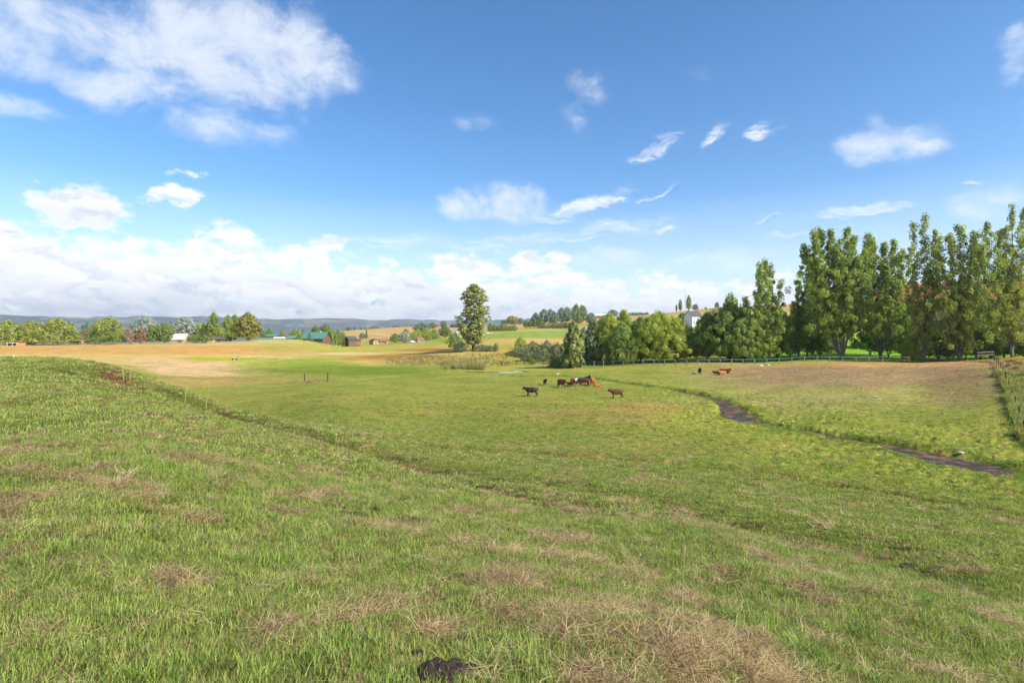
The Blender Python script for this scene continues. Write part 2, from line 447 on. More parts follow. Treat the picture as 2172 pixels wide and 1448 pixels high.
# left terrace: orange ripe grass, straw, pale slope
lt = (1 - sstep(560, 690, PX + (n_m - .5) * 90)) * (PY < 772) * (GY > 115)
mixz(lt * sstep(112, 125, GY), srgb(212, 194, 128))
mixz(lt * sstep(730, 735, PY) * (1 - sstep(748, 754, PY + (n_m - .5) * 8)), srgb(220, 174, 106))
mixz(lt * sstep(750, 754, PY) * (1 - sstep(764, 774, PY)) * (1 - sstep(400, 470, PX)) * .8, srgb(224, 192, 122))
mixz(ell(400, 779, 120, 17, .4, 4) , srgb(226, 192, 146))
mixz(ell(370, 812, 150, 9, .6) * .7, srgb(206, 172, 116))
mixz(ell(470, 761, 75, 3.5, .5) , srgb(186, 186, 44))
mixz(ell(640, 770, 110, 9, .6) , srgb(156, 178, 66))
mixz(ell(500, 806, 120, 7, .6) * .6, srgb(190, 160, 104))
mixz(ell(600, 738, 60, 8, .6) * .6, srgb(172, 170, 80))
# marsh
mixz(ell(870, 757, 120, 5.5, .5, 0, .5), srgb(176, 132, 66))
mixz(ell(770, 761, 60, 3, .5, 0, .4) * .8, srgb(190, 140, 70))
mixz(ell(905, 742, 75, 3, .5, 0, .5), srgb(176, 130, 56))
mixz(ell(750, 750, 60, 3, .5, 0, .5), srgb(222, 202, 140))
mixz(ell(990, 750, 70, 6, .5, 0, .5) * .8, srgb(206, 186, 110))
mixz(ell(800, 740, 90, 4, .5, 0, .5) * .7, srgb(184, 182, 76))
mixz(ell(740, 786, 220, 10, .6, 0, .5) * .9, srgb(120, 142, 52))
mixz(ell(1090, 742, 60, 20, .6) * .7, srgb(180, 166, 78))
# slopes to the right of the pine, bright hay field, dry hill
hill = sstep(480, 560, GY)
mixz(hill, srgb(208, 178, 122))
mixz(hill * sstep(.5, .62, n_l) * .5, srgb(186, 166, 92))
mixz(ell(1140, 709, 120, 7.5, .25, -2, .2) * (GY > 240) * (GY < 600), srgb(148, 174, 88))
mixz(ell(1130, 722, 90, 5, .5, 0, .3) * (GY > 200), srgb(214, 180, 116))
mixz(ell(960, 722, 60, 3.5, .5, 0, .3), srgb(150, 176, 70))
mixz(ell(800, 708, 70, 1.6, .5, 8, .3) * hill * .8, srgb(220, 196, 150))
mixz(ell(1560, 655, 70, 8, .4, 0, .2) * (GY > 400), srgb(160, 166, 84))
# irrigated lawn beyond the fence under the poplars
mixz(sstep(1540, 1600, PX) * sstep(133, 141, GY) * (1 - sstep(240, 300, GY)), srgb(138, 186, 52))
mixz(sstep(1180, 1260, PX) * (1 - sstep(1540, 1600, PX)) * sstep(136, 150, GY) * (1 - sstep(240, 300, GY)) * .8, srgb(120, 140, 56))
# beyond the wire fence on the far right
FW = [(2110, 100.0), (2128, 82.0), (2148, 66.0), (2172, 50.0), (2230, 42.0)]
fx = np.array([(p - CX) / F * d for p, d in FW]); fy = np.array([d for p, d in FW])
fence_x = np.interp(GY, fy[::-1], fx[::-1])
beyond = (GX > fence_x) & (GY > 36) & (GY < 118)
mixz(beyond * 1.0, srgb(168, 158, 88)); mixz(beyond * sstep(80, 95, GY) * 1.0, srgb(200, 140, 84))
mixz(sstep(1300, 2400, r) , srgb(120, 130, 90))
# straw, bare soil and painted shading along the trails, near range
dry = dryness(GX, GY) * (1 - sstep(60, 110, r)); soil = soiliness(GX, GY) * (1 - sstep(60, 120, r))
mixz(np.exp(-(poly_dist(GX, GY, trail_b) / 2.6) ** 2) * .7, srgb(98, 104, 52)); mixz(np.exp(-(poly_dist(GX, GY, trail_a) / 1.3) ** 2) * .8, srgb(98, 100, 50))  # trench bands darkened in the colour: dirt plus shading of lip and slope
mixz(dry * .85, srgb(182, 154, 106)); mixz(soil * .85, srgb(88, 70, 52))
crk_bed = 1 - sstep(.9, 1.35, dcr); mixz(crk_bed, srgb(84, 70, 58))
bank = np.exp(-(poly_dist(GX, GY, wline([(232,775,1),(243,784,1),(250,792,1)], 3)) / .8) ** 2); mixz(bank, srgb(120, 78, 58))

na = len(TH); nr = len(RR)
i = np.arange(nr - 1)[:, None] * na; j = np.arange(na)[None, :]; j2 = (j + 1) % na
quads = np.stack([i + j, i + na + j, i + na + j2, i + j2], -1).reshape(-1, 4)
ci = len(GX)
V = np.concatenate([np.stack([GX, GY, GZ], 1), [[0, 0, GZ[:na].mean()]]])
me = np_mesh('ground', V, quads, True)
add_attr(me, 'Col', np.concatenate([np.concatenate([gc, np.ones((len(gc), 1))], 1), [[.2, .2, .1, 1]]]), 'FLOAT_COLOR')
add_attr(me, 'dry', np.concatenate([dry, [0]]))
bm = bmesh.new(); bm.from_mesh(me); bm.verts.ensure_lookup_table()
for k in range(na):
    f = bm.faces.new((bm.verts[ci], bm.verts[k], bm.verts[(k + 1) % na])); f.smooth = True
bm.to_mesh(me); bm.free()
m, t, out = new_mat('meadow')
att = N(t, 'ShaderNodeAttribute', attribute_name='Col')
tc = N(t, 'ShaderNodeTexCoord')
def nz(scale, det=5, rough=.6, vec=None):
    n = N(t, 'ShaderNodeTexNoise', i_Scale=scale, i_Detail=float(det), i_Roughness=rough); L(t, vec or tc.outputs['Object'], n.inputs['Vector']); return n.outputs['Fac']
fine = nz(14.0, 6, .7); mid = nz(1.6, 6, .7); lrg = nz(.16, 6, .65)
c = att.outputs['Color']
c = mixc(t, mrange(t, fine, .3, .7), mixc(t, 1.0, c, (.62, .66, .55), 'MULTIPLY'), mixc(t, 1.0, c, (1.30, 1.24, 1.22), 'MULTIPLY'))
c = mixc(t, mrange(t, mid, .30, .70), mixc(t, 1.0, c, (.72, .78, .66), 'MULTIPLY'), mixc(t, 1.0, c, (1.22, 1.16, 1.2), 'MULTIPLY'))
c = mixc(t, mrange(t, lrg, .35, .65), mixc(t, 1.0, c, (.84, .90, .80), 'MULTIPLY'), mixc(t, 1.0, c, (1.14, 1.08, 1.12), 'MULTIPLY'))
fm = nz(5.0, 6, .78)
c = mixc(t, mrange(t, fm, .36, .64), mixc(t, 1.0, c, (.66, .72, .60), 'MULTIPLY'), mixc(t, 1.0, c, (1.32, 1.22, 1.25), 'MULTIPLY'))
sp2 = nz(.75, 8, .78); sp3 = nz(.5, 9, .8, None)
c = mixc(t, mrange(t, sp2, .52, .64, 0, .75), c, mixc(t, 1.0, c, (.50, .56, .42), 'MULTIPLY'))
c = mixc(t, mrange(t, sp3, .54, .66, 0, .6), c, mixc(t, 1.0, c, (1.35, 1.18, 1.25), 'MULTIPLY'))
spots = nz(3.3, 4, .75)
c = mixc(t, mrange(t, spots, .64, .70, 0, .55), c, (.055, .04, .028))
p = N(t, 'ShaderNodeBsdfPrincipled', i_Roughness=.95); p.inputs['Specular IOR Level'].default_value = .05
L(t, c, p.inputs['Base Color'])
b1 = N(t, 'ShaderNodeBump', i_Strength=.9, i_Distance=.06); L(t, fine, b1.inputs['Height'])
b2 = N(t, 'ShaderNodeBump', i_Strength=.9, i_Distance=.30); L(t, mid, b2.inputs['Height']); L(t, b1.outputs[0], b2.inputs['Normal'])
L(t, b2.outputs[0], p.inputs['Normal']); L(t, p.outputs[0], out.inputs[0])
M['meadow'] = m
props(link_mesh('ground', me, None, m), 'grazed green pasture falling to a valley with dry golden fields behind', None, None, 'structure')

# creek and pond: sheets lying in their carved beds
def ribbon(name, line, wmul, lift, mat, label):
    P = np.array(line); V = []; Fq = []
    rg = np.random.default_rng(4)
    for k in range(len(P)):
        tdir = P[min(k + 1, len(P) - 1), :2] - P[max(k - 1, 0), :2]; tdir /= np.linalg.norm(tdir) + 1e-9
        nrm = np.array([tdir[1], -tdir[0]]); wv = P[k, 2] * wmul
        z = min(hz(P[k, 0], P[k, 1]) + .0, 1e9) + lift
        for s in (-1, -.5, 0, .5, 1):
            q = P[k, :2] + nrm * wv * s * (1 + rg.uniform(-.15, .15)); V.append((q[0], q[1], z))
    zz = np.array([v[2] for v in V]).reshape(-1, 5)[:, 0]; ker = np.ones(7) / 7
    zz = np.convolve(np.pad(zz, 3, mode='edge'), ker, 'valid')
    V = [(v[0], v[1], zz[i // 5]) for i, v in enumerate(V)]
    for k in range(len(P) - 1):
        for s in range(4): a = k * 5 + s; Fq.append((a, a + 1, a + 6, a + 5))
    me = np_mesh(name, V, Fq, True)
    return props(link_mesh(name, me, None, mat), label, None, None, 'structure')
m, t, out = new_mat('creek_water')
tc = N(t, 'ShaderNodeTexCoord'); n1 = N(t, 'ShaderNodeTexNoise', i_Scale=.9, i_Detail=7.0, i_Roughness=.7); L(t, tc.outputs['Object'], n1.inputs['Vector'])
n2 = N(t, 'ShaderNodeTexNoise', i_Scale=6.0, i_Detail=3.0); L(t, tc.outputs['Object'], n2.inputs['Vector'])
f = mrange(t, n1.outputs['Fac'], .48, .56)
p = N(t, 'ShaderNodeBsdfPrincipled'); p.inputs['Specular IOR Level'].default_value = .25; L(t, mixc(t, f, (.05, .033, .02), (.17, .105, .055)), p.inputs['Base Color'])
L(t, mrange(t, n1.outputs['Fac'], .40, .50, .22, .95), p.inputs['Roughness'])
b = N(t, 'ShaderNodeBump', i_Strength=.25, i_Distance=.03); L(t, n2.outputs['Fac'], b.inputs['Height']); L(t, b.outputs[0], p.inputs['Normal']); L(t, p.outputs[0], out.inputs[0])
M['creek'] = m
m, t, out = new_mat('pond_water')
p = N(t, 'ShaderNodeBsdfPrincipled', i_Roughness=.06); p.inputs['Base Color'].default_value = (.02, .03, .035, 1)
n2 = N(t, 'ShaderNodeTexNoise', i_Scale=3.0); b = N(t, 'ShaderNodeBump', i_Strength=.08, i_Distance=.02); L(t, n2.outputs['Fac'], b.inputs['Height']); L(t, b.outputs[0], p.inputs['Normal']); L(t, p.outputs[0], out.inputs[0])
M['pond'] = m
ribbon('creek', creek, 1.15, .13, M['creek'], 'narrow muddy creek winding across the pasture')
ribbon('water', pond, 1.2, .16, M['pond'], 'still shallow pool below the reeds')
print('ground done', len(GX))

# ------------------------------------------------------------------ cloud layer (sky dome, 12 km out, open to the sun above 35 degrees)
def dome():
    rad = 12000.0; az = np.radians(np.arange(-180, 180, 4.0)); el = np.radians(np.linspace(-1.2, 34.0, 19))
    A2, E2 = np.meshgrid(az, el); V = np.stack([rad * np.cos(E2) * np.sin(A2), rad * np.cos(E2) * np.cos(A2), rad * np.sin(E2)], -1).reshape(-1, 3)
    n = len(az); Fq = [(a * n + b, a * n + (b + 1) % n, (a + 1) * n + (b + 1) % n, (a + 1) * n + b) for a in range(len(el) - 1) for b in range(n)]
    return np_mesh('sky', V, Fq, True)
m, t, out = new_mat('cloud_layer')
tc = N(t, 'ShaderNodeTexCoord'); sp = N(t, 'ShaderNodeSeparateXYZ'); L(t, tc.outputs['Object'], sp.inputs[0])
az_ = mth(t, 'ARCTAN2', sp.outputs[0], sp.outputs[1])
hyp = mth(t, 'SQRT', mth(t, 'ADD', mth(t, 'MULTIPLY', sp.outputs[0], sp.outputs[0]), mth(t, 'MULTIPLY', sp.outputs[1], sp.outputs[1])))
el_ = mth(t, 'ARCTAN2', sp.outputs[2], hyp)
cb = N(t, 'ShaderNodeCombineXYZ'); L(t, az_, cb.inputs[0]); L(t, el_, cb.inputs[1])
P0 = cb.outputs[0]
# gentle warp so that no outline is an ellipse
wn = N(t, 'ShaderNodeTexNoise', i_Scale=8.0, i_Detail=8.0, i_Roughness=.6); L(t, P0, wn.inputs['Vector'])
wv = N(t, 'ShaderNodeVectorMath', operation='SUBTRACT'); L(t, wn.outputs['Color'], wv.inputs[0]); wv.inputs[1].default_value = (.5, .5, .5)
ws = N(t, 'ShaderNodeVectorMath', operation='MULTIPLY'); L(t, wv.outputs[0], ws.inputs[0]); ws.inputs[1].default_value = (.13, .075, 0)
wa = N(t, 'ShaderNodeVectorMath', operation='ADD'); L(t, P0, wa.inputs[0]); L(t, ws.outputs[0], wa.inputs[1])
PW = wa.outputs[0]
def px_ang(px, py):
    u = (px - CX) / F; v = (HY - py) / F
    return math.atan(u), math.atan(v / math.sqrt(1 + u * u))
def blob(px, py, rx, ry, amp, rot=0.0):
    a, e = px_ang(px, py); a2, _ = px_ang(px + rx, py); a1, _ = px_ang(px - rx, py); _, e2 = px_ang(px, py - ry); _, e1 = px_ang(px, py + ry)
    mp = N(t, 'ShaderNodeMapping', vector_type='TEXTURE')
    mp.inputs['Location'].default_value = (a, e, 0); mp.inputs['Rotation'].default_value = (0, 0, R(rot)); mp.inputs['Scale'].default_value = (abs(a2 - a1) / 2, abs(e2 - e1) / 2, 1)
    L(t, PW, mp.inputs[0])
    ln = N(t, 'ShaderNodeVectorMath', operation='LENGTH'); L(t, mp.outputs[0], ln.inputs[0])
    return mth(t, 'MULTIPLY', mrange(t, ln.outputs['Value'], 0.25, 1.5, 1, 0), amp)
def total(lst):
    s = None
    for b in lst:
        v = blob(*b); s = v if s is None else mth(t, 'MAXIMUM', s, v)
    return s
soft = total([(200,60,420,140,1.0),(500,150,240,110,1.0),(560,60,130,90,.85),(470,235,190,70,.75),(650,120,130,75,.85),(420,60,300,90,.9),(180,150,220,60,.95),(30,228,110,32,.7),(600,200,120,60,.62),
  (1240,180,75,42,.62),(1215,235,55,55,.45),(1005,262,45,34,.38),(1465,148,55,30,.42),(1820,302,150,42,.8),(1850,268,60,30,.6),(1930,310,80,22,.6),(2165,118,90,62,.95),(2120,440,140,52,.75),
  (975,438,78,42,.72),(1095,432,75,42,.74),(830,458,50,28,.55),(1560,552,110,26,.42),(1290,545,90,20,.6),(1480,553,90,12,.62),(1530,430,60,16,.35)])
crisp = total([(170,440,200,62,.86),(60,412,90,36,.8),(345,418,80,26,.85,10),(398,375,62,18,.85,14),(30,470,80,24,.8),(60,370,60,16,.5),
  (500,525,110,62,1.05),(430,555,110,40,.9),(560,545,90,50,.95),(250,560,130,46,.62),(60,540,110,50,.9),(30,590,90,50,.9),(700,520,60,26,.6),(1140,565,75,42,.98),(1000,578,120,40,.85),(960,560,60,24,.7)])
cirr = total([(1230,436,120,20,.9,16),(1290,415,50,12,.8,8),(1180,458,60,18,.8,10),(1385,312,52,17,.8,24),(1512,297,46,19,.85,28),(1612,288,44,20,.8,14),(1810,446,130,14,.9,6),(1640,468,60,8,.7,8),(1424,485,44,10,.75),(1668,502,50,8,.6),
  (1190,500,330,24,.6,7),(820,520,260,16,.45,3),(1400,405,60,6,.5,14),(2080,384,22,6,.6)])
# cloud bank along the horizon, top edge lower toward the right
bank = mrange(t, mth(t, 'ADD', el_, mth(t, 'MULTIPLY', mth(t, 'ADD', az_, .1), .055)), R(2.5), R(8.0), 1.0, 0.0, False)
def cl_noise(vec, scale, det, rough, off=None, sx=1.0, sy=1.7, dist=0.0):
    mp = N(t, 'ShaderNodeMapping'); mp.inputs['Scale'].default_value = (sx, sy, 1); mp.inputs['Location'].default_value = off or (0, 0, 0); L(t, vec, mp.inputs[0])
    n = N(t, 'ShaderNodeTexNoise', i_Scale=scale, i_Detail=float(det), i_Roughness=rough, i_Distortion=dist); L(t, mp.outputs[0], n.inputs['Vector']); return n.outputs['Fac']
def dens(off):
    nb = cl_noise(P0, 13, 9, .60, off, 1.0, 1.9)
    return nb
nA = dens((0, 0, 0)); nB = dens((-.006, -.020, 0))       # second sample shifted toward the sun
nS = cl_noise(P0, 7, 10, .62, (3, 1, 0), 1.0, 1.5, .35)
nC = cl_noise(PW, 24, 9, .72, (1, 5, 0), .35, 2.6, .8)
dark_ = None
d_bank = mth(t, 'ADD', mth(t, 'MULTIPLY', bank, .85), mth(t, 'MULTIPLY', mth(t, 'SUBTRACT', nA, .5), 2.6))
a_bank = mth(t, 'MULTIPLY', mrange(t, d_bank, .16, .52), mrange(t, bank, .02, .3))
holes = total([(14,645,34,11,1),(300,637,46,10,1),(505,642,34,7,1),(640,648,26,6,1),(812,640,38,11,1),(1062,647,30,8,.9),(890,655,20,5,.7)])
a_bank = mth(t, 'MULTIPLY', a_bank, mth(t, 'SUBTRACT', 1.0, mrange(t, mth(t, 'ADD', holes, mth(t, 'MULTIPLY', mth(t, 'SUBTRACT', nA, .5), 2.0)), .4, 1.0, 0, .65)))
d_crisp = mth(t, 'ADD', crisp, mth(t, 'MULTIPLY', mth(t, 'SUBTRACT', nA, .51), 3.4))
a_crisp = mth(t, 'MULTIPLY', mrange(t, d_crisp, .34, .92), mrange(t, crisp, .05, .5))
d_soft = mth(t, 'ADD', soft, mth(t, 'MULTIPLY', mth(t, 'SUBTRACT', nS, .52), 4.2))
a_soft = mth(t, 'MULTIPLY', mth(t, 'MULTIPLY', mrange(t, d_soft, .0, 1.6), mrange(t, soft, .0, .6)), .90)
d_cirr = mth(t, 'ADD', cirr, mth(t, 'MULTIPLY', mth(t, 'SUBTRACT', nC, .5), 4.5))
a_cirr = mth(t, 'MULTIPLY', mth(t, 'MULTIPLY', mrange(t, d_cirr, .0, 1.5), mrange(t, cirr, .0, .7)), .75)
inv = lambda v: mth(t, 'SUBTRACT', 1.0, v)
veil = mrange(t, el_, R(0), R(13), .55, 0.0, False)       # thin high veil that thickens to the horizon
alpha = inv(mth(t, 'MULTIPLY', mth(t, 'MULTIPLY', inv(a_bank), inv(a_crisp)), mth(t, 'MULTIPLY', mth(t, 'MULTIPLY', inv(a_soft), inv(a_cirr)), inv(veil))), )
# self shading: denser toward the sun -> greyer here
sh = mrange(t, mth(t, 'SUBTRACT', nB, nA), -.035, .045, 0, 1)
thick = mrange(t, mth(t, 'MAXIMUM', d_bank, d_crisp), .5, 1.3)
nG = cl_noise(P0, 5, 5, .55, (7, 2, 0), .7, 3.0)
grey = mth(t, 'MULTIPLY', mth(t, 'ADD', mth(t, 'MULTIPLY', sh, .58), mth(t, 'MULTIPLY', mrange(t, nG, .44, .64), .5)), mrange(t, thick, 0, .5, .35, 1))
a0, e0 = px_ang(120, 40)
gs = mth(t, 'MULTIPLY', mrange(t, d_soft, .75, 1.5), mrange(t, nS, .35, .6, 1, .55)); gs = mth(t, 'MULTIPLY', gs, mrange(t, az_, -.40, 0.1, 1, .25))
low = mrange(t, el_, R(.7), R(2.0), .5, 0)             # flat grey bases just above the hills
grey = mth(t, 'MAXIMUM', mth(t, 'MAXIMUM', grey, mth(t, 'MULTIPLY', gs, .85)), low, clamp=True)
ccol = mixc(t, grey, (1.0, 1.0, 1.0), (.64, .70, .82))
ccol = mixc(t, mth(t, 'MULTIPLY', mth(t, 'MULTIPLY', a_soft, inv(mth(t, 'MAXIMUM', a_bank, a_crisp))), .55), ccol, (.60, .67, .80))
em = N(t, 'ShaderNodeEmission', i_Strength=.70); L(t, ccol, em.inputs[0])
tr = N(t, 'ShaderNodeBsdfTransparent'); mx = N(t, 'ShaderNodeMixShader'); L(t, alpha, mx.inputs[0]); L(t, tr.outputs[0], mx.inputs[1]); L(t, em.outputs[0], mx.inputs[2])
L(t, mx.outputs[0], out.inputs[0]); M['cloud'] = m
props(link_mesh('sky', dome(), None, m), 'bright white cloud bank and drifting clouds on a blue sky', None, None, 'structure')

# ------------------------------------------------------------------ mountains
def ridge(name, r0, r1, zfun, a0, a1, na_, nr_, mat, label):
    az = np.radians(np.linspace(a0, a1, na_)); q = np.linspace(0, 1, nr_)
    A2, Q = np.meshgrid(az, q); rad = r0 + (r1 - r0) * Q
    X = rad * np.sin(A2); Y = rad * np.cos(A2); Z = zfun(A2, Q, X, Y)
    V = np.stack([X, Y, Z], -1).reshape(-1, 3)
    Fq = [(a * na_ + b, a * na_ + b + 1, (a + 1) * na_ + b + 1, (a + 1) * na_ + b) for a in range(nr_ - 1) for b in range(na_ - 1)]
    return props(link_mesh(name, np_mesh(name, V, Fq, True), None, mat), label, None, None, 'structure')
def foot(A2, Q, X, Y):
    top = 150 + 25 * (fbm(A2 * 6 + 9, A2 * 0, 4, 12) - .5) * 2 + 12 * np.clip(np.degrees(A2) / 40, -1, 1)
    gul = (fbm(A2 * 26, Q * 3, 5, 17) - .5) * 130 * Q
    return -62 + (top + 62) * Q ** 1.3 + gul * (1 - Q * .55)
def peaks(A2, Q, X, Y):
    s = fbm(A2 * 10 + 40, A2 * 0 + .5, 5, 42, .55)
    prof = np.sin(np.pi * np.clip(Q, 0, 1)) ** .8
    spurs = (fbm(A2 * 60, Q * 4, 4, 52) - .5) * 260
    deg = np.degrees(A2) + (fbm(A2 * 30, A2 * 0, 4, 4) - .5) * 5; b = 0
    for px, top, wdt in ((10, 641, 3.4), (300, 634, 3.2), (510, 641, 3.4), (810, 632, 4.2), (640, 650, 2.6), (1060, 643, 3.6)):
        a, e = px_ang(px, top - 3); b = np.maximum(b, (14500 * math.tan(e)) * np.exp(-((deg - math.degrees(a)) / wdt) ** 2))
    return -100 + np.maximum(b * 1.05, 420 * (0.6 + s)) * prof + spurs * prof * .6
m, t, out = new_mat('forested_foothills')
tc = N(t, 'ShaderNodeTexCoord'); n1 = N(t, 'ShaderNodeTexNoise', i_Scale=.0018, i_Detail=9.0, i_Roughness=.7); mp = N(t, 'ShaderNodeMapping'); mp.inputs['Scale'].default_value = (1, 1, 3); L(t, tc.outputs['Object'], mp.inputs[0]); L(t, mp.outputs[0], n1.inputs['Vector'])
cc = mixc(t, mrange(t, n1.outputs['Fac'], .5, .62), (.045, .075, .05), (.22, .19, .11)); n2 = N(t, 'ShaderNodeTexNoise', i_Scale=.012, i_Detail=6.0); L(t, tc.outputs['Object'], n2.inputs['Vector'])
cc = mixc(t, mrange(t, n2.outputs['Fac'], .60, .68, 0, .8), cc, (.5, .45, .36))
p = N(t, 'ShaderNodeBsdfPrincipled', i_Roughness=1.0); L(t, cc, p.inputs['Base Color']); L(t, p.outputs[0], out.inputs[0]); M['foot'] = m
m, t, out = new_mat('hazy_blue_rock')
tc = N(t, 'ShaderNodeTexCoord'); n1 = N(t, 'ShaderNodeTexNoise', i_Scale=.004, i_Detail=8.0, i_Roughness=.7); L(t, tc.outputs['Object'], n1.inputs['Vector'])
p = N(t, 'ShaderNodeBsdfPrincipled', i_Roughness=1.0); L(t, mixc(t, mrange(t, n1.outputs['Fac'], .4, .6), (.16, .24, .36), (.26, .34, .44)), p.inputs['Base Color']); L(t, p.outputs[0], out.inputs[0]); M['rock'] = m  # blue of distant air put into the rock colour; peaks lie outside the haze
ridge('hills', 5200, 7600, foot, -62, 60, 500, 30, M['foot'], 'low blue forested foothills beneath the cloud bank')
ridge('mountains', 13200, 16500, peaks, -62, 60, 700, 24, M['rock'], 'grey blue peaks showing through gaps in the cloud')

# ------------------------------------------------------------------ trees
LM = {}
LM['poplar'] = leaf_mat('poplar_leaves', (0.13, 0.19, 0.04), (0.52, 0.6, 0.15), 0.45)
LM['aspen'] = leaf_mat('aspen_leaves', (0.17, 0.215, 0.045), (0.56, 0.6, 0.17), 0.46)
LM['willow'] = leaf_mat('willow_leaves', (0.24, 0.3, 0.05), (0.62, 0.66, 0.13), 0.45)
LM['willowg'] = leaf_mat('willowg_leaves', (0.14, 0.2, 0.05), (0.46, 0.54, 0.14), 0.42)
LM['weep'] = leaf_mat('weep_leaves', (0.2, 0.25, 0.05), (0.55, 0.56, 0.14), 0.4)
LM['silver'] = leaf_mat('silver_leaves', (.22, .26, .20), (.50, .53, .44), .2)
LM['green'] = leaf_mat('green_leaves', (0.11, 0.16, 0.035), (0.36, 0.45, 0.11), 0.42)
LM['blue'] = leaf_mat('blue_green_leaves', (0.094, 0.160, 0.104), (0.302, 0.395, 0.226), .25)
LM['maple'] = leaf_mat('turning_maple_leaves', (0.195, 0.195, 0.039), (0.416, 0.351, 0.078), .3)
LM['gold'] = leaf_mat('golden_leaves', (.24, .20, .03), (.48, .40, .07), .3)
LM['pine'] = leaf_mat('pine_needles', (0.104, 0.142, 0.038), (0.434, 0.452, 0.133), .15)
LM['spruce'] = leaf_mat('spruce_needles', (0.056, 0.104, 0.047), (0.208, 0.282, 0.113), .1)
LM['bluespruce'] = leaf_mat('blue_spruce_needles', (.12, .16, .15), (.30, .36, .34), .1)
LM['rust'] = leaf_mat('rust_leaves', (.20, .10, .06), (.42, .25, .14), .2)
LM['pink'] = leaf_mat('pinkish_twigs', (.26, .19, .13), (.46, .34, .25), .2)
LM['greybush'] = leaf_mat('grey_green_willow_shrub_leaves', (.10, .13, .06), (.33, .36, .20), .3)
LM['reed'] = leaf_mat('reed_blades', (.16, .20, .06), (.46, .42, .20), .3)

def prof_fn(pts):
    h = [p[0] for p in pts]; v = [p[1] for p in pts]
    return lambda x: np.interp(x, h, v)
PR = {
 'poplar': prof_fn([(.04,.25),(.15,.75),(.35,1.0),(.6,.95),(.8,.68),(.93,.36),(1,.08)]),
 'column': prof_fn([(.05,.4),(.2,.85),(.5,1.0),(.75,.8),(.92,.45),(1,.1)]),
 'round': prof_fn([(.08,.5),(.22,.9),(.45,1.0),(.7,.92),(.88,.62),(1,.15)]),
 'egg': prof_fn([(.02,.6),(.15,.95),(.4,1.0),(.65,.85),(.85,.55),(1,.12)]),
 'cone': prof_fn([(.04,.9),(.12,1.0),(.4,.72),(.7,.4),(.9,.17),(1,.02)]),
 'pine': prof_fn([(.12,.5),(.25,.85),(.42,1.0),(.6,.95),(.72,.75),(.80,.95),(.9,.62),(1,.15)]),
 'wide': prof_fn([(.0,.8),(.2,1.0),(.45,1.0),(.7,.85),(.9,.5),(1,.1)]),
}
def leaf_cloud(rg, cen, nrm, size, asp=1.7, upb=0.0):
    n = len(cen)
    nn = nrm + rg.normal(0, .5, (n, 3)); nn[:, 2] += upb; nn /= np.linalg.norm(nn, axis=1, keepdims=True) + 1e-9
    a = np.cross(nn, rg.normal(0, 1, (n, 3))); a /= np.linalg.norm(a, axis=1, keepdims=True) + 1e-9
    b = np.cross(nn, a); s = size[:, None]
    V = np.stack([cen - a * s * asp * .5, cen + b * s * .5, cen + a * s * asp * .5, cen - b * s * .5], 1).reshape(-1, 3)
    return V, np.arange(4 * n).reshape(-1, 4)
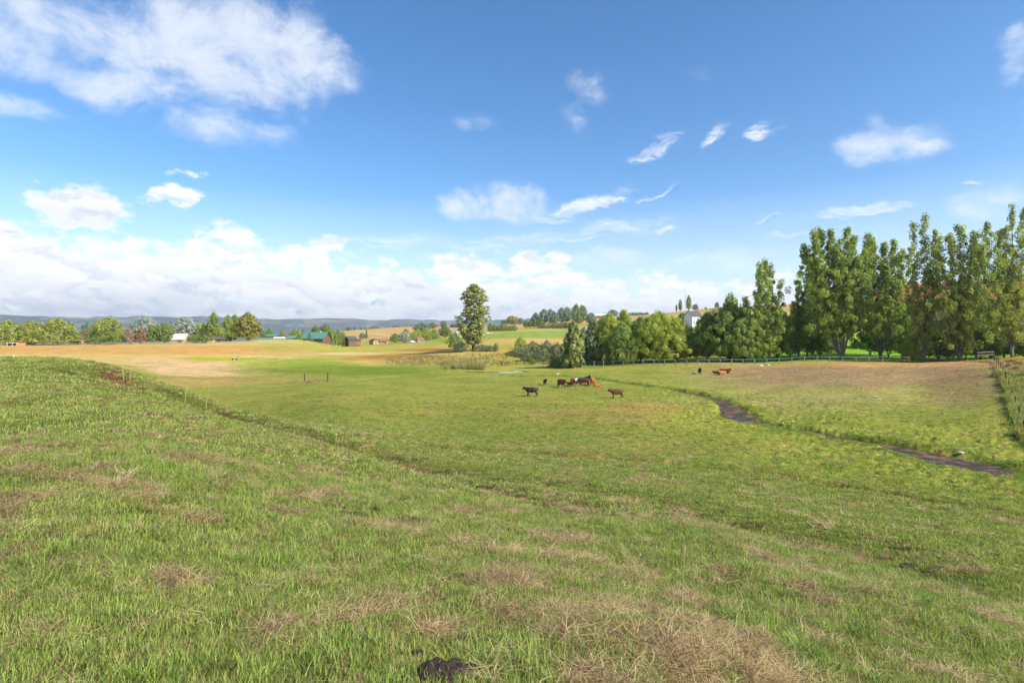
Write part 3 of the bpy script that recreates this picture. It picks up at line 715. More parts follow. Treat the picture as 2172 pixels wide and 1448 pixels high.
def tree_mesh(seed, H, W, prof, leafm, barkm, nc, per, cr, leaf, base=.12, steep=.5, casp=(1, 1, 1), multi=1, droop=0.0, tr=.02, lean=0.0, depth=1.0, irr=.3, spread=.25, lo=.35, tiers=0, fillr=.5, leaders=None):
    """one crown mesh and one trunk mesh; H height, W half width in metres"""
    rg = np.random.default_rng(seed); pf = PR[prof]
    # leader stems
    stems = []
    for k in range(multi):
        ang = 2 * math.pi * k / max(multi, 1) + rg.uniform(0, 1.5); off = 0 if multi == 1 else spread * W * rg.uniform(.5, 1.1)
        top = np.array([math.cos(ang) * off + lean * H, math.sin(ang) * off * depth, H * (.96 if k == 0 else rg.uniform(.72, .95))])
        ctl = [np.array([0, 0, 0.0]), np.array([top[0] * .25 + rg.normal(0, .01 * H), top[1] * .25, H * .25]), np.array([top[0] * .7 + rg.normal(0, .015 * H), top[1] * .7 + rg.normal(0, .01 * H), H * .6]), top]
        stems.append(smooth_line(ctl, 4))
    if leaders:
        stems = []
        for (xo, yo, tf, sw) in leaders:
            top = np.array([xo, yo, H * tf]); ctl = [np.array([rg.normal(0, .1), rg.normal(0, .1), 0]), np.array([xo * .30, yo * .30, H * tf * .22]), np.array([xo * .72, yo * .72, H * tf * .55]), top]; stems.append(smooth_line(ctl, 4))
    hh = base + (1 - base) * (np.arange(nc) + rg.uniform(0, 1, nc)) / nc
    wgt = pf(hh); keep = rg.uniform(0, 1, nc) < (lo + (1 - lo) * wgt); hh = hh[keep]
    if tiers: hh = np.round(hh * tiers) / tiers + rg.normal(0, .007, len(hh))
    th = np.arange(len(hh)) * 2.39996 + rg.uniform(0, .6, len(hh))
    # lopsided, lumpy envelope
    lump = 1 + irr * (fbm(np.cos(th) * 1.5 + 5 + seed, hh * 5 + np.sin(th) * 1.5, 3, seed) - .5) * 2
    rad = np.maximum(pf(hh) * W * lump * (fillr + (1 - fillr) * rg.uniform(0, 1, len(hh)) ** .6) - cr * .5, 0)
    cen = np.stack([np.cos(th) * rad, np.sin(th) * rad * depth, hh * H], 1)
    st = stems[0]; axx = np.interp(cen[:, 2], st[:, 2], st[:, 0]); cen[:, 0] += lean * cen[:, 2] * 0 + (axx if multi == 1 else lean * cen[:, 2])
    if droop: cen[:, 2] -= droop * rad * .25
    if leaders:
        cl_ = []
        for (xo, yo, tf, sw), st_ in zip(leaders, stems):
            k_ = max(6, int(nc * sw * tf / sum(l[3] * l[2] for l in leaders))); q = base + (1 - base) * (np.arange(k_) + rg.uniform(0, 1, k_)) / k_; hz_ = q * H * tf
            th = np.arange(k_) * 2.39996 + rg.uniform(0, 6); rd_ = np.maximum(pf(q) * sw * (1 + irr * rg.normal(0, .6, k_)) * (fillr + (1 - fillr) * rg.uniform(0, 1, k_)) - cr * .35, 0)
            cl_.append(np.stack([np.interp(hz_, st_[:, 2], st_[:, 0]) + np.cos(th) * rd_, np.interp(hz_, st_[:, 2], st_[:, 1]) + np.sin(th) * rd_, hz_], 1))
        cen = np.concatenate(cl_)
    # wood
    mb = MB()
    for s_ in stems:
        L_ = len(s_); rr_ = [tr * H * (1.25 - .25 * min(1, i / 2)) * (1 - .93 * i / (L_ - 1)) * (1 if multi == 1 and not leaders else .55) for i in range(L_)]
        mb.tube(s_, rr_, 7)
    step = max(1, len(cen) // 60)
    for c in cen[::step]:
        s_ = stems[rg.integers(len(stems))]; hb = max(base * H * .55, c[2] - steep * math.hypot(c[0], c[1]) - .04 * H); hb = min(hb, H * .85)
        b0 = np.array([np.interp(hb, s_[:, 2], s_[:, 0]), np.interp(hb, s_[:, 2], s_[:, 1]), hb])
        mid_ = (b0 + c) / 2 + np.array([0, 0, -.06 * np.linalg.norm(c - b0)]); br = tr * H * .28 * (1 - .7 * hb / H)
        mb.tube([b0, mid_, c], [br, br * .6, br * .15], 4, False)
    tm = bpy.data.meshes.new('trunk'); tm.from_pydata(mb.v, [], mb.f); tm.polygons.foreach_set('use_smooth', [True] * len(tm.polygons)); tm.materials.append(barkm)
    # foliage
    n = len(cen); casp = np.array(casp)
    sz = cr * rg.uniform(.6, 1.25, n)
    dirs = rg.normal(0, 1, (n * per, 3)); dirs /= np.linalg.norm(dirs, axis=1, keepdims=True)
    rr_ = rg.uniform(0, 1, n * per) ** .45
    lc = np.repeat(cen, per, 0); ls = np.repeat(sz, per)
    P = lc + dirs * rr_[:, None] * ls[:, None] * casp
    if droop:
        k = rg.uniform(0, 1, n * per) ** 2 * droop * cr * 2.2; P[:, 2] -= k
    P[:, 2] = np.maximum(P[:, 2], .15)
    out_ = lc - np.array([0, 0, .45 * H]); out_[:, 2] *= .5; out_ /= np.linalg.norm(out_, axis=1, keepdims=True) + 1e-9
    V, Fq = leaf_cloud(rg, P, dirs * .8 + out_ * .5, leaf * rg.uniform(.6, 1.3, n * per))
    cv = np.repeat(rg.uniform(0, 1, n), per) * .45 + rg.uniform(0, 1, n * per) * .55
    cmn = np_mesh('crown', V, Fq); add_attr(cmn, 'var', np.repeat(np.clip(cv, 0, 1), 4)); cmn.materials.append(leafm)
    return tm, cmn
def put_tree(name, meshes, label, cat, loc, rz=0, group=None, scale=(1, 1, 1), crown='crown', trunk='trunk'):
    th_ = thing(name, label, cat, loc, rz, group, scale)
    a = link_mesh(trunk, meshes[0], th_); b = link_mesh(crown, meshes[1], th_)
    return th_
T_ = {}   # unit-sized templates (height 1, half width .5) for far trees, three of each
def tmpl(kind):
    spec = {
     'weep': dict(W=.62, prof='wide', leafm=LM['weep'], nc=190, per=44, cr=.10, leaf=.034, base=.03, droop=.9, multi=3, casp=(1, 1, 1.2), irr=.35),
     'willow': dict(W=.6, prof='round', leafm=LM['willow'], nc=130, per=40, cr=.10, leaf=.034, base=.14, multi=3, irr=.4),
     'round': dict(W=.5, prof='round', leafm=LM['green'], nc=120, per=36, cr=.10, leaf=.036, base=.12, multi=2, irr=.4),
     'blue': dict(W=.5, prof='round', leafm=LM['blue'], nc=120, per=36, cr=.10, leaf=.036, base=.10, multi=2, irr=.45),
     'silver': dict(W=.55, prof='round', leafm=LM['silver'], nc=120, per=40, cr=.10, leaf=.032, base=.12, multi=3, irr=.4),
     'maple': dict(W=.42, prof='egg', leafm=LM['maple'], nc=150, per=40, cr=.085, leaf=.034, base=.08, irr=.2),
     'gold': dict(W=.5, prof='round', leafm=LM['gold'], nc=110, per=36, cr=.10, leaf=.036, base=.12, irr=.35),
     'poplar': dict(W=.26, prof='poplar', leafm=LM['poplar'], nc=120, per=34, cr=.062, leaf=.027, base=.10, steep=1.6, casp=(1, 1, 1.8), irr=.4),
     'conifer': dict(W=.24, prof='cone', leafm=LM['spruce'], nc=140, per=26, cr=.055, leaf=.027, base=.04, steep=-.2, casp=(1, 1, .5), irr=.2, tr=.015),
     'spruceb': dict(W=.40, prof='cone', leafm=LM['bluespruce'], nc=140, per=26, cr=.065, leaf=.030, base=.04, steep=-.2, casp=(1, 1, .5), irr=.2, tr=.015),
     'rust': dict(W=.40, prof='egg', leafm=LM['rust'], nc=110, per=36, cr=.09, leaf=.036, base=.04, irr=.2),
     'pink': dict(W=.42, prof='egg', leafm=LM['pink'], nc=110, per=36, cr=.09, leaf=.034, base=.04, irr=.15),
     'shrub': dict(W=.75, prof='wide', leafm=LM['green'], nc=110, per=36, cr=.14, leaf=.048, base=.05, irr=.5, multi=3),
     'yshrub': dict(W=.75, prof='wide', leafm=LM['willow'], nc=110, per=36, cr=.14, leaf=.048, base=.05, irr=.5, multi=3),
     'gshrub': dict(W=.85, prof='wide', leafm=LM['greybush'], nc=130, per=38, cr=.13, leaf=.042, base=.04, irr=.6, multi=4),
     'olive': dict(W=.75, prof='wide', leafm=LM['willowg'], nc=120, per=36, cr=.13, leaf=.045, base=.04, irr=.45, multi=3),
    }[kind]
    spec.setdefault('barkm', M['bark']); res = []
    for k in range(3): res.append(tree_mesh(hash_name(kind) + k * 7, 1.0, **spec))
    return res, spec['W']
def hash_name(s):
    h = 7
    for ch in s: h = (h * 31 + ord(ch)) % 9973
    return h
NTREE = [0]
def far_tree(kind, px, wpx, top, basey, d, label, group=None, name=None, cat='tree', gz=None):
    """a tree whose trunk stands in photo column px at depth d; heights follow from the place"""
    if kind not in T_: T_[kind] = tmpl(kind)
    res, W0 = T_[kind]; NTREE[0] += 1; k = NTREE[0]
    loc = at(px, d)
    zt = CAMZ - (top - HY) / F * d; zb = CAMZ - (basey - HY) / F * d
    loc.z = min(loc.z, zb + .3) if gz is None else gz
    if loc.z < hz(loc.x, loc.y) - 1.0: loc.z = hz(loc.x, loc.y) - .1
    Hh = max(zt - loc.z, .6); Wd = wpx / F * d
    rz = (k * 1.7) % 6.28
    nm = name or {'conifer': 'conifer_tree', 'spruceb': 'spruce_tree', 'poplar': 'poplar_tree', 'weep': 'willow_tree', 'willow': 'willow_tree', 'shrub': 'shrub', 'yshrub': 'shrub', 'gshrub': 'shrub', 'olive': 'shrub', 'maple': 'maple_tree'}.get(kind, 'broadleaf_tree')
    if 'shrub' in nm: cat = 'shrub'
    return put_tree(nm, res[k % 3], label, cat, loc, rz, group, (Wd / (2 * W0), Wd / (2 * W0), Hh), crown='foliage' if cat == 'shrub' else 'crown', trunk='stem' if cat == 'shrub' else 'trunk')
ft = far_tree
# --- tree line along the left terrace
G = 'tree line behind the left field'
ft('weep', 18, 74, 679, 728, 285, 'dense weeping willow at the left end of the tree line', G)
ft('weep', 66, 76, 679, 728, 292, 'middle weeping willow of the three at the far left', G)
ft('weep', 122, 98, 675, 728, 280, 'broad weeping willow beside the low brown roof', G)
ft('blue', 184, 30, 686, 722, 360, 'dark rounded tree above the reddish hedge', G)
ft('rust', 186, 42, 702, 722, 330, 'low reddish hedge behind the slanting brown roof', G, name='hedge', cat='hedge')
ft('weep', 230, 76, 672, 727, 296, 'tall yellow green willow right of the brown roof', G)
ft('weep', 205, 34, 678, 727, 305, 'smaller olive willow leaning on the tall yellow green one', G)
ft('shrub', 240, 44, 705, 727, 276, 'dark green bush under the tall yellow green willow', G)
ft('shrub', 205, 30, 713, 727, 276, 'low bush below the eave of the brown roof', G)
ft('pink', 275, 27, 696, 727, 280, 'pinkish rounded bush with bare twigs', G, name='shrub', cat='shrub')
ft('rust', 298, 26, 697, 727, 281, 'rusty orange rounded bush beside the pinkish one', G, name='shrub', cat='shrub')
ft('silver', 308, 66, 674, 724, 320, 'silver leaved tree behind the rusty bush', G)
ft('blue', 280, 26, 690, 724, 315, 'dark tree between yellow willow and silver tree', G)
ft('round', 325, 30, 690, 727, 284, 'dark green tree in front of the first silver tree', G)
ft('round', 349, 36, 686, 727, 286, 'rounded deep green tree left of the white roof', G)
ft('silver', 396, 78, 677, 722, 330, 'wide silver leaved tree behind the white roof', G)
ft('silver', 368, 40, 688, 722, 335, 'smaller silver tree between the two larger ones', G)
ft('blue', 362, 24, 684, 720, 350, 'far dark treetop between the silver trees', G)
ft('shrub', 410, 30, 711, 727, 290, 'low bush right of the white roof', G)
ft('shrub', 432, 28, 710, 727, 288, 'olive bush at the foot of the tall poplar', G)
ft('willow', 430, 34, 685, 722, 310, 'light green tree left of the tall poplar', G)
ft('poplar', 453, 30, 663, 722, 305, 'tall pointed poplar above the low ranch sheds', G)
ft('willow', 462, 32, 690, 722, 308, 'yellow green tree under the tall poplar', G)
ft('poplar', 484, 26, 669, 724, 320, 'left one of the two poplars beside the round maple', G)
ft('poplar', 498, 28, 668, 724, 325, 'right one of the two poplars beside the round maple', G)
ft('maple', 526, 62, 665, 724, 300, 'big rounded maple turning yellow and orange', G)
ft('shrub', 480, 24, 712, 726, 300, 'dark bush left of the big maple', G)
ft('round', 571, 20, 697, 722, 420, 'small round tree right of the big maple', G)
ft('shrub', 560, 16, 703, 722, 400, 'dark bush touching the big maple', G)
ft('gold', 598, 13, 703, 720, 400, 'small golden tree among the green roofs', G)
ft('olive', 628, 34, 698, 720, 410, 'olive green tree left of the big green roof', G, name='broadleaf_tree', cat='tree')
ft('conifer', 642, 12, 699, 720, 430, 'slim dark conifer left of the big green roof', G)
ft('olive', 637, 22, 708, 722, 385, 'rounded bush against the big green roof', G)
ft('spruceb', 657, 20, 704, 722, 352, 'blue spruce in front of the big green roof', G)
ft('round', 670, 26, 691, 720, 440, 'green tree left behind the big green roof', G)
ft('willowt', 690, 30, 690, 720, 440, '', G) if False else ft('round', 690, 30, 689, 720, 445, 'green tree right behind the big green roof', G)
ft('olive', 705, 26, 700, 724, 380, 'rounded tree against the log gable', G, name='broadleaf_tree', cat='tree')
ft('poplar', 717, 18, 700, 724, 385, 'narrow tree right of the log gable', G)
ft('olive', 727, 22, 704, 724, 390, 'leafy tree between the log house and brown house', G, name='broadleaf_tree', cat='tree')
# --- dry hill and middle distance
G = 'scattered trees on the dry hill'
ft('blue', 740, 14, 694, 703, 880, 'left tree on the skyline of the dry hill', G)
for px in (752, 766, 774): ft('conifer', px, 6, 693, 702, 900, 'tiny dark conifer on the skyline left of the first far house', G)
ft('blue', 768, 13, 706, 720, 560, 'dark rounded tree on the dry slope', G)
ft('conifer', 777, 8, 696, 720, 560, 'tall slim conifer on the dry slope', G)
G = 'trees lining the lane across the valley'
for px, wp, tp, bs, d, kd, lb in [
  (838, 26, 708, 723, 470, 'shrub', 'dark bush left of the silver tree across the valley'),
  (858, 30, 703, 725, 440, 'silver', 'silver tree among green ones across the valley'),
  (877, 20, 703, 724, 450, 'willow', 'yellow green tree next to the valley silver tree'),
  (886, 22, 699, 722, 470, 'willow', 'tree behind the small red roof cottage'),
  (905, 24, 697, 724, 455, 'willow', 'tall yellow green tree right of the small cottage'),
  (921, 26, 698, 724, 460, 'olive', 'green tree in the middle of the lane row'),
  (944, 30, 692, 722, 470, 'round', 'large dark tree at the right end of the lane row'),
  (861, 14, 698, 706, 640, 'shrub', 'small dark bush above the silver valley tree'),
  (895, 40, 685, 702, 660, 'blue', 'wide dark tree on the slope above the lane row'),
  (917, 18, 684, 695, 760, 'round', 'treetop left of the far ridge house'),
  (941, 15, 680, 694, 760, 'blue', 'lone tree between two far ridge houses'),
  (1010, 16, 694, 704, 620, 'round', 'tree just behind the tall pine')]:
    ft(kd, px, wp, tp, bs, d, lb, G, name='broadleaf_tree', cat='tree')
ft('olive', 966, 38, 706, 732, 236, 'rounded pale green bush left of the tall pine', None)
G = 'poplar windbreak below the bright field'
for k, px in enumerate((1040, 1048, 1057, 1066, 1074, 1083, 1091)):
    ft('willowt' if False else 'olive', px, 14, 686 + (k % 3) + k // 2, 707, 470 - k * 6, 'leafy tree of the dense windbreak beside the white shed', G, name='broadleaf_tree', cat='tree')
ft('blue', 1068, 14, 678, 691, 760, 'dark tree left of the golden skyline tree', None); ft('gold', 1086, 30, 670, 690, 740, 'golden tree on the skyline', None)
ft('blue', 1104, 14, 674, 690, 750, 'dark tree right of the golden skyline tree', None)
G = 'tree block on the hill above the hay field'
for k, px in enumerate((1116, 1125, 1134, 1146)): ft('round', px, 15 + (k == 3) * 3, 680 - k * 1.5, 700, 540 - k * 10, 'rounded tree of the low row in front of the poplar block', 'low tree row above the hay field')
for px, wp, tp, d, lb in [(1136, 22, 664, 620, 'left end tree of the poplar block'), (1154, 24, 656, 610, 'tall tree left of the pale dead stem'), (1168, 22, 656, 600, 'tree right of the pale dead stem'),
   (1176, 20, 662, 590, 'shorter tree in the middle of the poplar block'), (1192, 24, 653, 600, 'full tree before the gap in the poplar block'), (1203, 20, 652, 605, 'narrow tree behind the gap in the poplar block'),
   (1222, 24, 646, 585, 'tallest tree of the poplar block with a thin top'), (1236, 24, 648, 590, 'right end tree of the poplar block'), (1228, 18, 672, 560, 'dark round tree under the right end of the poplar block')]:
    ft('round' if px > 1200 else 'blue', px, wp, tp, 693, d, lb, G)
for k in range(9): ft('gshrub', 1146 + k * 9, 14, 690 - k * 1.0, 698 - k * 1.1, 500 - k * 4, 'grey green bush of the hedge climbing to the poplar block', 'grey green hedge on the slope')
ft('blue', 1254, 26, 664, 695, 540, 'dark grey green tree above the willows', None)
ft('blue', 1300, 24, 657, 672, 720, 'rounded tree beside the thin pole on the ridge', None)
ft('round', 1319, 10, 660, 672, 700, 'small treetop right of the ridge pole', None); ft('maple', 1327, 9, 662, 672, 700, 'small brownish treetop on the ridge', None)
for k in range(6): ft('blue', 1336 + k * 7.2, 10, 663 - (k % 2) , 669, 780, 'low tree in the dark row on the ridge', 'dark tree row on the ridge')
ft('poplar', 1435, 4.5, 645, 657, 720, 'smallest skyline poplar on the hill', 'skyline poplars')
ft('poplar', 1443, 10, 635, 657, 715, 'middle skyline poplar on the hill', 'skyline poplars')
ft('poplar', 1461, 13, 626, 657, 705, 'tallest skyline poplar beside the mast', 'skyline poplars')
ft('round', 1475, 15, 645, 658, 690, 'round bush right of the skyline poplars', None)
ft('round', 1497, 5, 651, 655, 700, 'tiny bush on the skyline above the white house', None); ft('round', 1521, 11, 641, 655, 690, 'small tree beside the tiny white hut', None)
ft('round', 1447, 26, 664, 685, 400, 'leafy tree left of the white farmhouse', None); ft('olive', 1467, 9, 674, 685, 392, 'small bush before the white farmhouse', None)
ft('olive', 1551, 44, 624, 690, 300, 'pale green tree behind the dark willow', None, name='broadleaf_tree', cat='tree')
# --- shrubs and pines at the creek
G = 'willow shrubs by the creek'
for px, wp, tp, d, lb, kd in [(1104, 26, 715, 232, 'yellow green bush above the creek shrubs', 'yshrub'), (1100, 34, 737, 195, 'leftmost grey green creek shrub', 'gshrub'), (1130, 46, 726, 190, 'big grey green creek shrub', 'gshrub'),
   (1160, 48, 724, 186, 'grey green shrub left of the near pine', 'gshrub'), (1182, 40, 728, 182, 'grey green shrub touching the near pine', 'gshrub'), (1084, 26, 744, 200, 'low brown tinged shrub at the marsh edge', 'gshrub'), (1118, 36, 745, 178, 'low creek shrub behind the rail fence', 'gshrub'), (1150, 40, 742, 176, 'low dense creek shrub at the fence', 'gshrub')]:
    ft(kd, px, wp, tp, 768, d, lb, G)
ft('shrub', 1128, 17, 758, 771, 163, 'small dark bush on the rail fence', None)
ft('shrub', 1180, 40, 762, 780, 150, 'tangled dark bush at the bend of the creek', None)
ft('shrub', 1215, 26, 766, 778, 147, 'low green bush under the near pine', None)
for px, wp, tp, bs, lb in [(978, 34, 726, 744, 'bush at the left foot of the tall pine'), (1022, 40, 731, 747, 'brownish bush at the right foot of the tall pine'), (1040, 24, 733, 748, 'small twiggy bush right of the tall pine'), (1052, 14, 729, 740, 'small dark bush on the bank')]:
    ft('gshrub', px, wp, tp, bs, 216, lb, 'bushes around the tall pine')
for px, wp, tp, d, lb in [(2146, 22, 765, 98, 'sage green bush high on the slope beyond the wire fence'), (2164, 24, 772, 92, 'sage green bush near the right edge above the tall grass'), (2140, 12, 779, 90, 'small sage bush close behind the wire fence'), (2156, 16, 786, 86, 'sage bush in the middle of the fenced slope'), (2170, 20, 800, 79, 'bushy weed at the right edge beyond the wire fence'), (2112, 16, 758, 106, 'dry weedy bush at the corner where the wire fence starts')]:
    ft('gshrub', px, wp, tp, 2000, d, lb, 'bushes beyond the wire fence')
print('far trees', NTREE[0])

# --- individual large trees
def big(name, label, px, d, H, cat='tree', group=None, rz=0, **kw):
    kw.setdefault('barkm', M['bark_pale']); loc = at(px, d); loc.z -= .1
    return put_tree(name, tree_mesh(H=H, **kw), label, cat, loc, rz, group)
def Hh(top, px, d): return CAMZ - (top - HY) / F * d - hz((px - CX) / F * d, d)
big('pine_tree', 'tall lone pine standing in the marshy valley', 1003, 218, Hh(603, 1003, 218), seed=11, W=6.4, prof='pine', leafm=LM['pine'], barkm=M['bark_pine'], nc=250, per=52, cr=1.0, leaf=.42, base=.10, steep=.1, casp=(1.35, 1.35, .55), irr=.85, tr=.022, lean=.012, lo=.7)
big('pine_tree', 'bushy young pine in front of the fence', 1216, 146, Hh(684, 1216, 146), seed=13, W=3.5, prof='egg', leafm=LM['pine'], barkm=M['bark_pine'], nc=150, per=80, cr=.85, leaf=.34, base=.05, steep=.6, casp=(.8, .8, 1.3), irr=.35, tr=.016)
big('pine_tree', 'pine half hidden behind the young pine', 1256, 158, Hh(682, 1256, 158), seed=14, W=3.2, prof='egg', leafm=LM['spruce'], barkm=M['bark_pine'], nc=130, per=70, cr=.85, leaf=.36, base=.08, steep=.6, casp=(.8, .8, 1.3), irr=.4, tr=.016)
big('broadleaf_tree', 'silvery leaved tree between the two creek pines', 1240, 172, Hh(697, 1240, 172), seed=15, W=3.6, prof='round', leafm=LM['silver'], nc=90, per=60, cr=1.0, leaf=.36, base=.1, irr=.4, multi=2)
G = 'willows behind the rail fence'
for a in [
  ('bright yellow green willow beside the creek pines', 1292, 158, 668, 5.2, 'willow', 21), ('green willow in the front of the yellow pair', 1320, 150, 688, 4.4, 'willowg', 22), ('narrow willow top behind the yellow pair', 1324, 168, 661, 3.6, 'willow', 23),
  ('olive willow left of the broadest willow', 1360, 158, 676, 4.6, 'willowg', 24), ('broadest spreading willow above the pale fence', 1398, 150, 664, 7.2, 'willow', 25), ('willow filling the right side of the broadest one', 1436, 152, 677, 5.0, 'willow', 26)]:
    big('willow_tree', a[0], a[1], a[2], Hh(a[3], a[1], a[2]), group=G, seed=a[6], W=a[4], prof='wide', leafm=LM[a[5]], nc=230, per=120, cr=.95, leaf=.225, base=.13, steep=.9, multi=4, spread=.7, irr=.45, tr=.022, lo=.6, barkm=M['bark'])
for a in [
  ('dark green willow right of the white farmhouse', 1500, 150, 668, 5.0, 31), ('tall dark willow left of the pointed cottonwood', 1548, 146, 645, 6.6, 32), ('leaning willow with forked stems before the cottonwood', 1578, 143, 668, 5.2, 33)]:
    big('willow_tree', a[0], a[1], a[2], Hh(a[3], a[1], a[2]), group=G, seed=a[5], W=a[4], prof='wide', leafm=LM['willowg'], nc=250, per=125, cr=.95, leaf=.225, base=.15, steep=.9, multi=4, spread=.8, irr=.45, tr=.022, lo=.6, barkm=M['bark'])
G = 'cottonwoods behind the fence'
cw = dict(prof='round', leafm=LM['poplar'], casp=(1, 1, 1.15), steep=1.3, irr=.7, fillr=.3)
big('cottonwood_tree', 'lone pointed cottonwood right of the dark willows', 1622, 142, Hh(554, 1622, 142), group=G, seed=41, W=5.4, nc=290, per=100, cr=.85, leaf=.26, base=.13, tr=.013, leaders=[(0,0,1,3.0),(-1.5,-.6,.97,2.8),(1.7,.4,.965,2.7),(4.2,-.3,.80,1.9),(-4.8,.2,.64,2.3),(2.6,1,.66,3.33),(-2.2,-1,.7,3.07),(5.0,0,.50,2.2),(-3.2,-1,.45,3.0)], **cw)
big('cottonwood_tree', 'small slender cottonwood in the gap', 1694, 152, Hh(598, 1694, 152), group=G, seed=42, W=3.0, nc=80, per=60, cr=.9, leaf=.36, base=.16, tr=.012, leaders=[(0,0,1,1.92),(1.4,0,.86,2.05),(-1.5,0,.74,1.79)], **cw)
big('cottonwood_tree', 'huge cottonwood with many pale stems', 1786, 140, Hh(484, 1786, 140), group=G, seed=43, W=11.0, nc=640, per=105, cr=.95, leaf=.28, base=.24, tr=.010,
    leaders=[(-9.6,0,.88,2.82),(-7.6,-1,.97,2.94),(-5.4,.5,1.0,2.94),(-3.2,-.8,.985,2.82),(-1.2,.6,.88,2.94),(1.2,-.5,.99,2.94),(3.1,.6,.94,2.82),(-6.5,2,.80,4.6),(-1.5,-2.0,.80,5.2),(2.6,-2.2,.76,4.4),(-9,-1,.60,3.07),(5,-.8,.82,2.82)], **cw)
big('cottonwood_tree', 'leafy cottonwood leaning right beside the huge one', 1868, 143, Hh(496, 1868, 143), group=G, seed=44, W=7.4, nc=360, per=100, cr=.95, leaf=.28, base=.22, tr=.010, leaders=[(-3.6,-.6,.99,2.94),(-1.7,.5,.97,2.56),(1.2,.4,.93,2.82),(3.4,0,.95,2.56),(5.2,-.6,.86,2.94),(0,-2,.74,3.84),(-5,-1.5,.75,2.82)], **cw)
cw2 = {**cw, 'leafm': LM['aspen'], 'casp': (.95, .95, 1.25), 'fillr': .2}
big('cottonwood_tree', 'open crowned cottonwood rising above its neighbours', 1960, 133, Hh(459, 1960, 133), group=G, seed=45, W=5.6, nc=230, per=72, cr=.9, leaf=.28, base=.15, tr=.011, leaders=[(.3,0,1,3.33),(-2.6,0,.97,2.18),(2.2,-.8,.90,2.56),(4.0,.3,.87,2.43),(-3.8,-1,.78,2.56),(0,-1.5,.62,5.89)], **cw2)
big('cottonwood_tree', 'rounded cottonwood before the red roofed house', 2036, 128, Hh(478, 2036, 128), group=G, seed=46, W=6.8, nc=330, per=78, cr=.95, leaf=.28, base=.14, tr=.015, leaders=[(0,0,1,3.58),(-2.8,-.8,.93,3.33),(2.6,-.6,.95,3.58),(-4.6,.6,.80,3.07),(4.8,-.4,.86,3.33),(0,-2.2,.60,6.66)], **cw2)
big('cottonwood_tree', 'cottonwood behind the rounded one', 2102, 140, Hh(474, 2102, 140), group=G, seed=47, W=5.2, nc=200, per=76, cr=.95, leaf=.28, base=.2, tr=.012, leaders=[(-1,0,1,3.33),(2.2,0,.95,3.07),(-3.6,.4,.86,2.82),(3.9,.4,.78,2.82)], **cw2)
big('cottonwood_tree', 'tallest cottonwood at the right edge', 2146, 122, Hh(434, 2146, 122), group=G, seed=48, W=4.8, nc=200, per=66, cr=.85, leaf=.27, base=.16, tr=.010, leaders=[(.2,0,1,2.18),(2.8,.2,.985,1.92),(-1.6,-.3,.86,2.43),(1.6,-.8,.78,3.07),(0,0,.6,5.38)], **cw2)
big('cottonwood_tree', 'cottonwood cut by the right edge of the picture', 2230, 126, Hh(470, 2230, 126), group=G, seed=49, W=5.6, nc=200, per=62, cr=1.1, leaf=.38, base=.12, tr=.012, leaders=[(0,0,1,3.33),(-3,0,.93,2.94),(3,0,.9,3.07),(-4.5,-1,.7,3.33)], **cw2)
G = 'undergrowth among the cottonwoods'
ug = dict(prof='wide', leafm=LM['willowg'], casp=(1, 1, .9), irr=.5, barkm=M['bark'], steep=.8, multi=3, spread=.7)
for a in [(1648, 150, 662, 4.0, 61, 'bushy tree behind the pointed cottonwood', 'willowg'), (1676, 156, 672, 4.0, 62, 'pale leafy tree in the gap before the huge cottonwood', 'willow'), (1712, 158, 640, 4.6, 63, 'dark small tree left of the huge cottonwood', 'green'),
          (1740, 156, 690, 4.4, 64, 'low tree with hanging boughs by the huge cottonwood', 'green'), (1846, 158, 640, 5.5, 65, 'shaded tree behind the leaning cottonwood', 'green'), (1885, 150, 655, 4.6, 66, 'shaded tree with a crooked stem', 'green'),
          (1925, 160, 640, 5.0, 67, 'shaded tree below the open crowned cottonwood', 'green'), (1935, 137, 700, 3.0, 68, 'thin young tree with several stems', 'willow'), (1990, 142, 690, 4.4, 69, 'dense low boughs before the dark wall', 'green'),
          (2080, 136, 690, 4.6, 70, 'dense low tree near the deck rail', 'green'), (2130, 142, 650, 4.6, 71, 'dark leafy tree at the house corner', 'green'), (2172, 134, 700, 4.2, 72, 'low tree at the right edge', 'green')]:
    H0 = Hh(a[2], a[0], a[1])
    big('broadleaf_tree', a[5], a[0], a[1], H0, group=G, seed=a[4], W=a[3], nc=150, per=64, cr=.95, leaf=.32, base=.16, tr=.016, **{**ug, 'leafm': LM[a[6]]})
print('trees done')
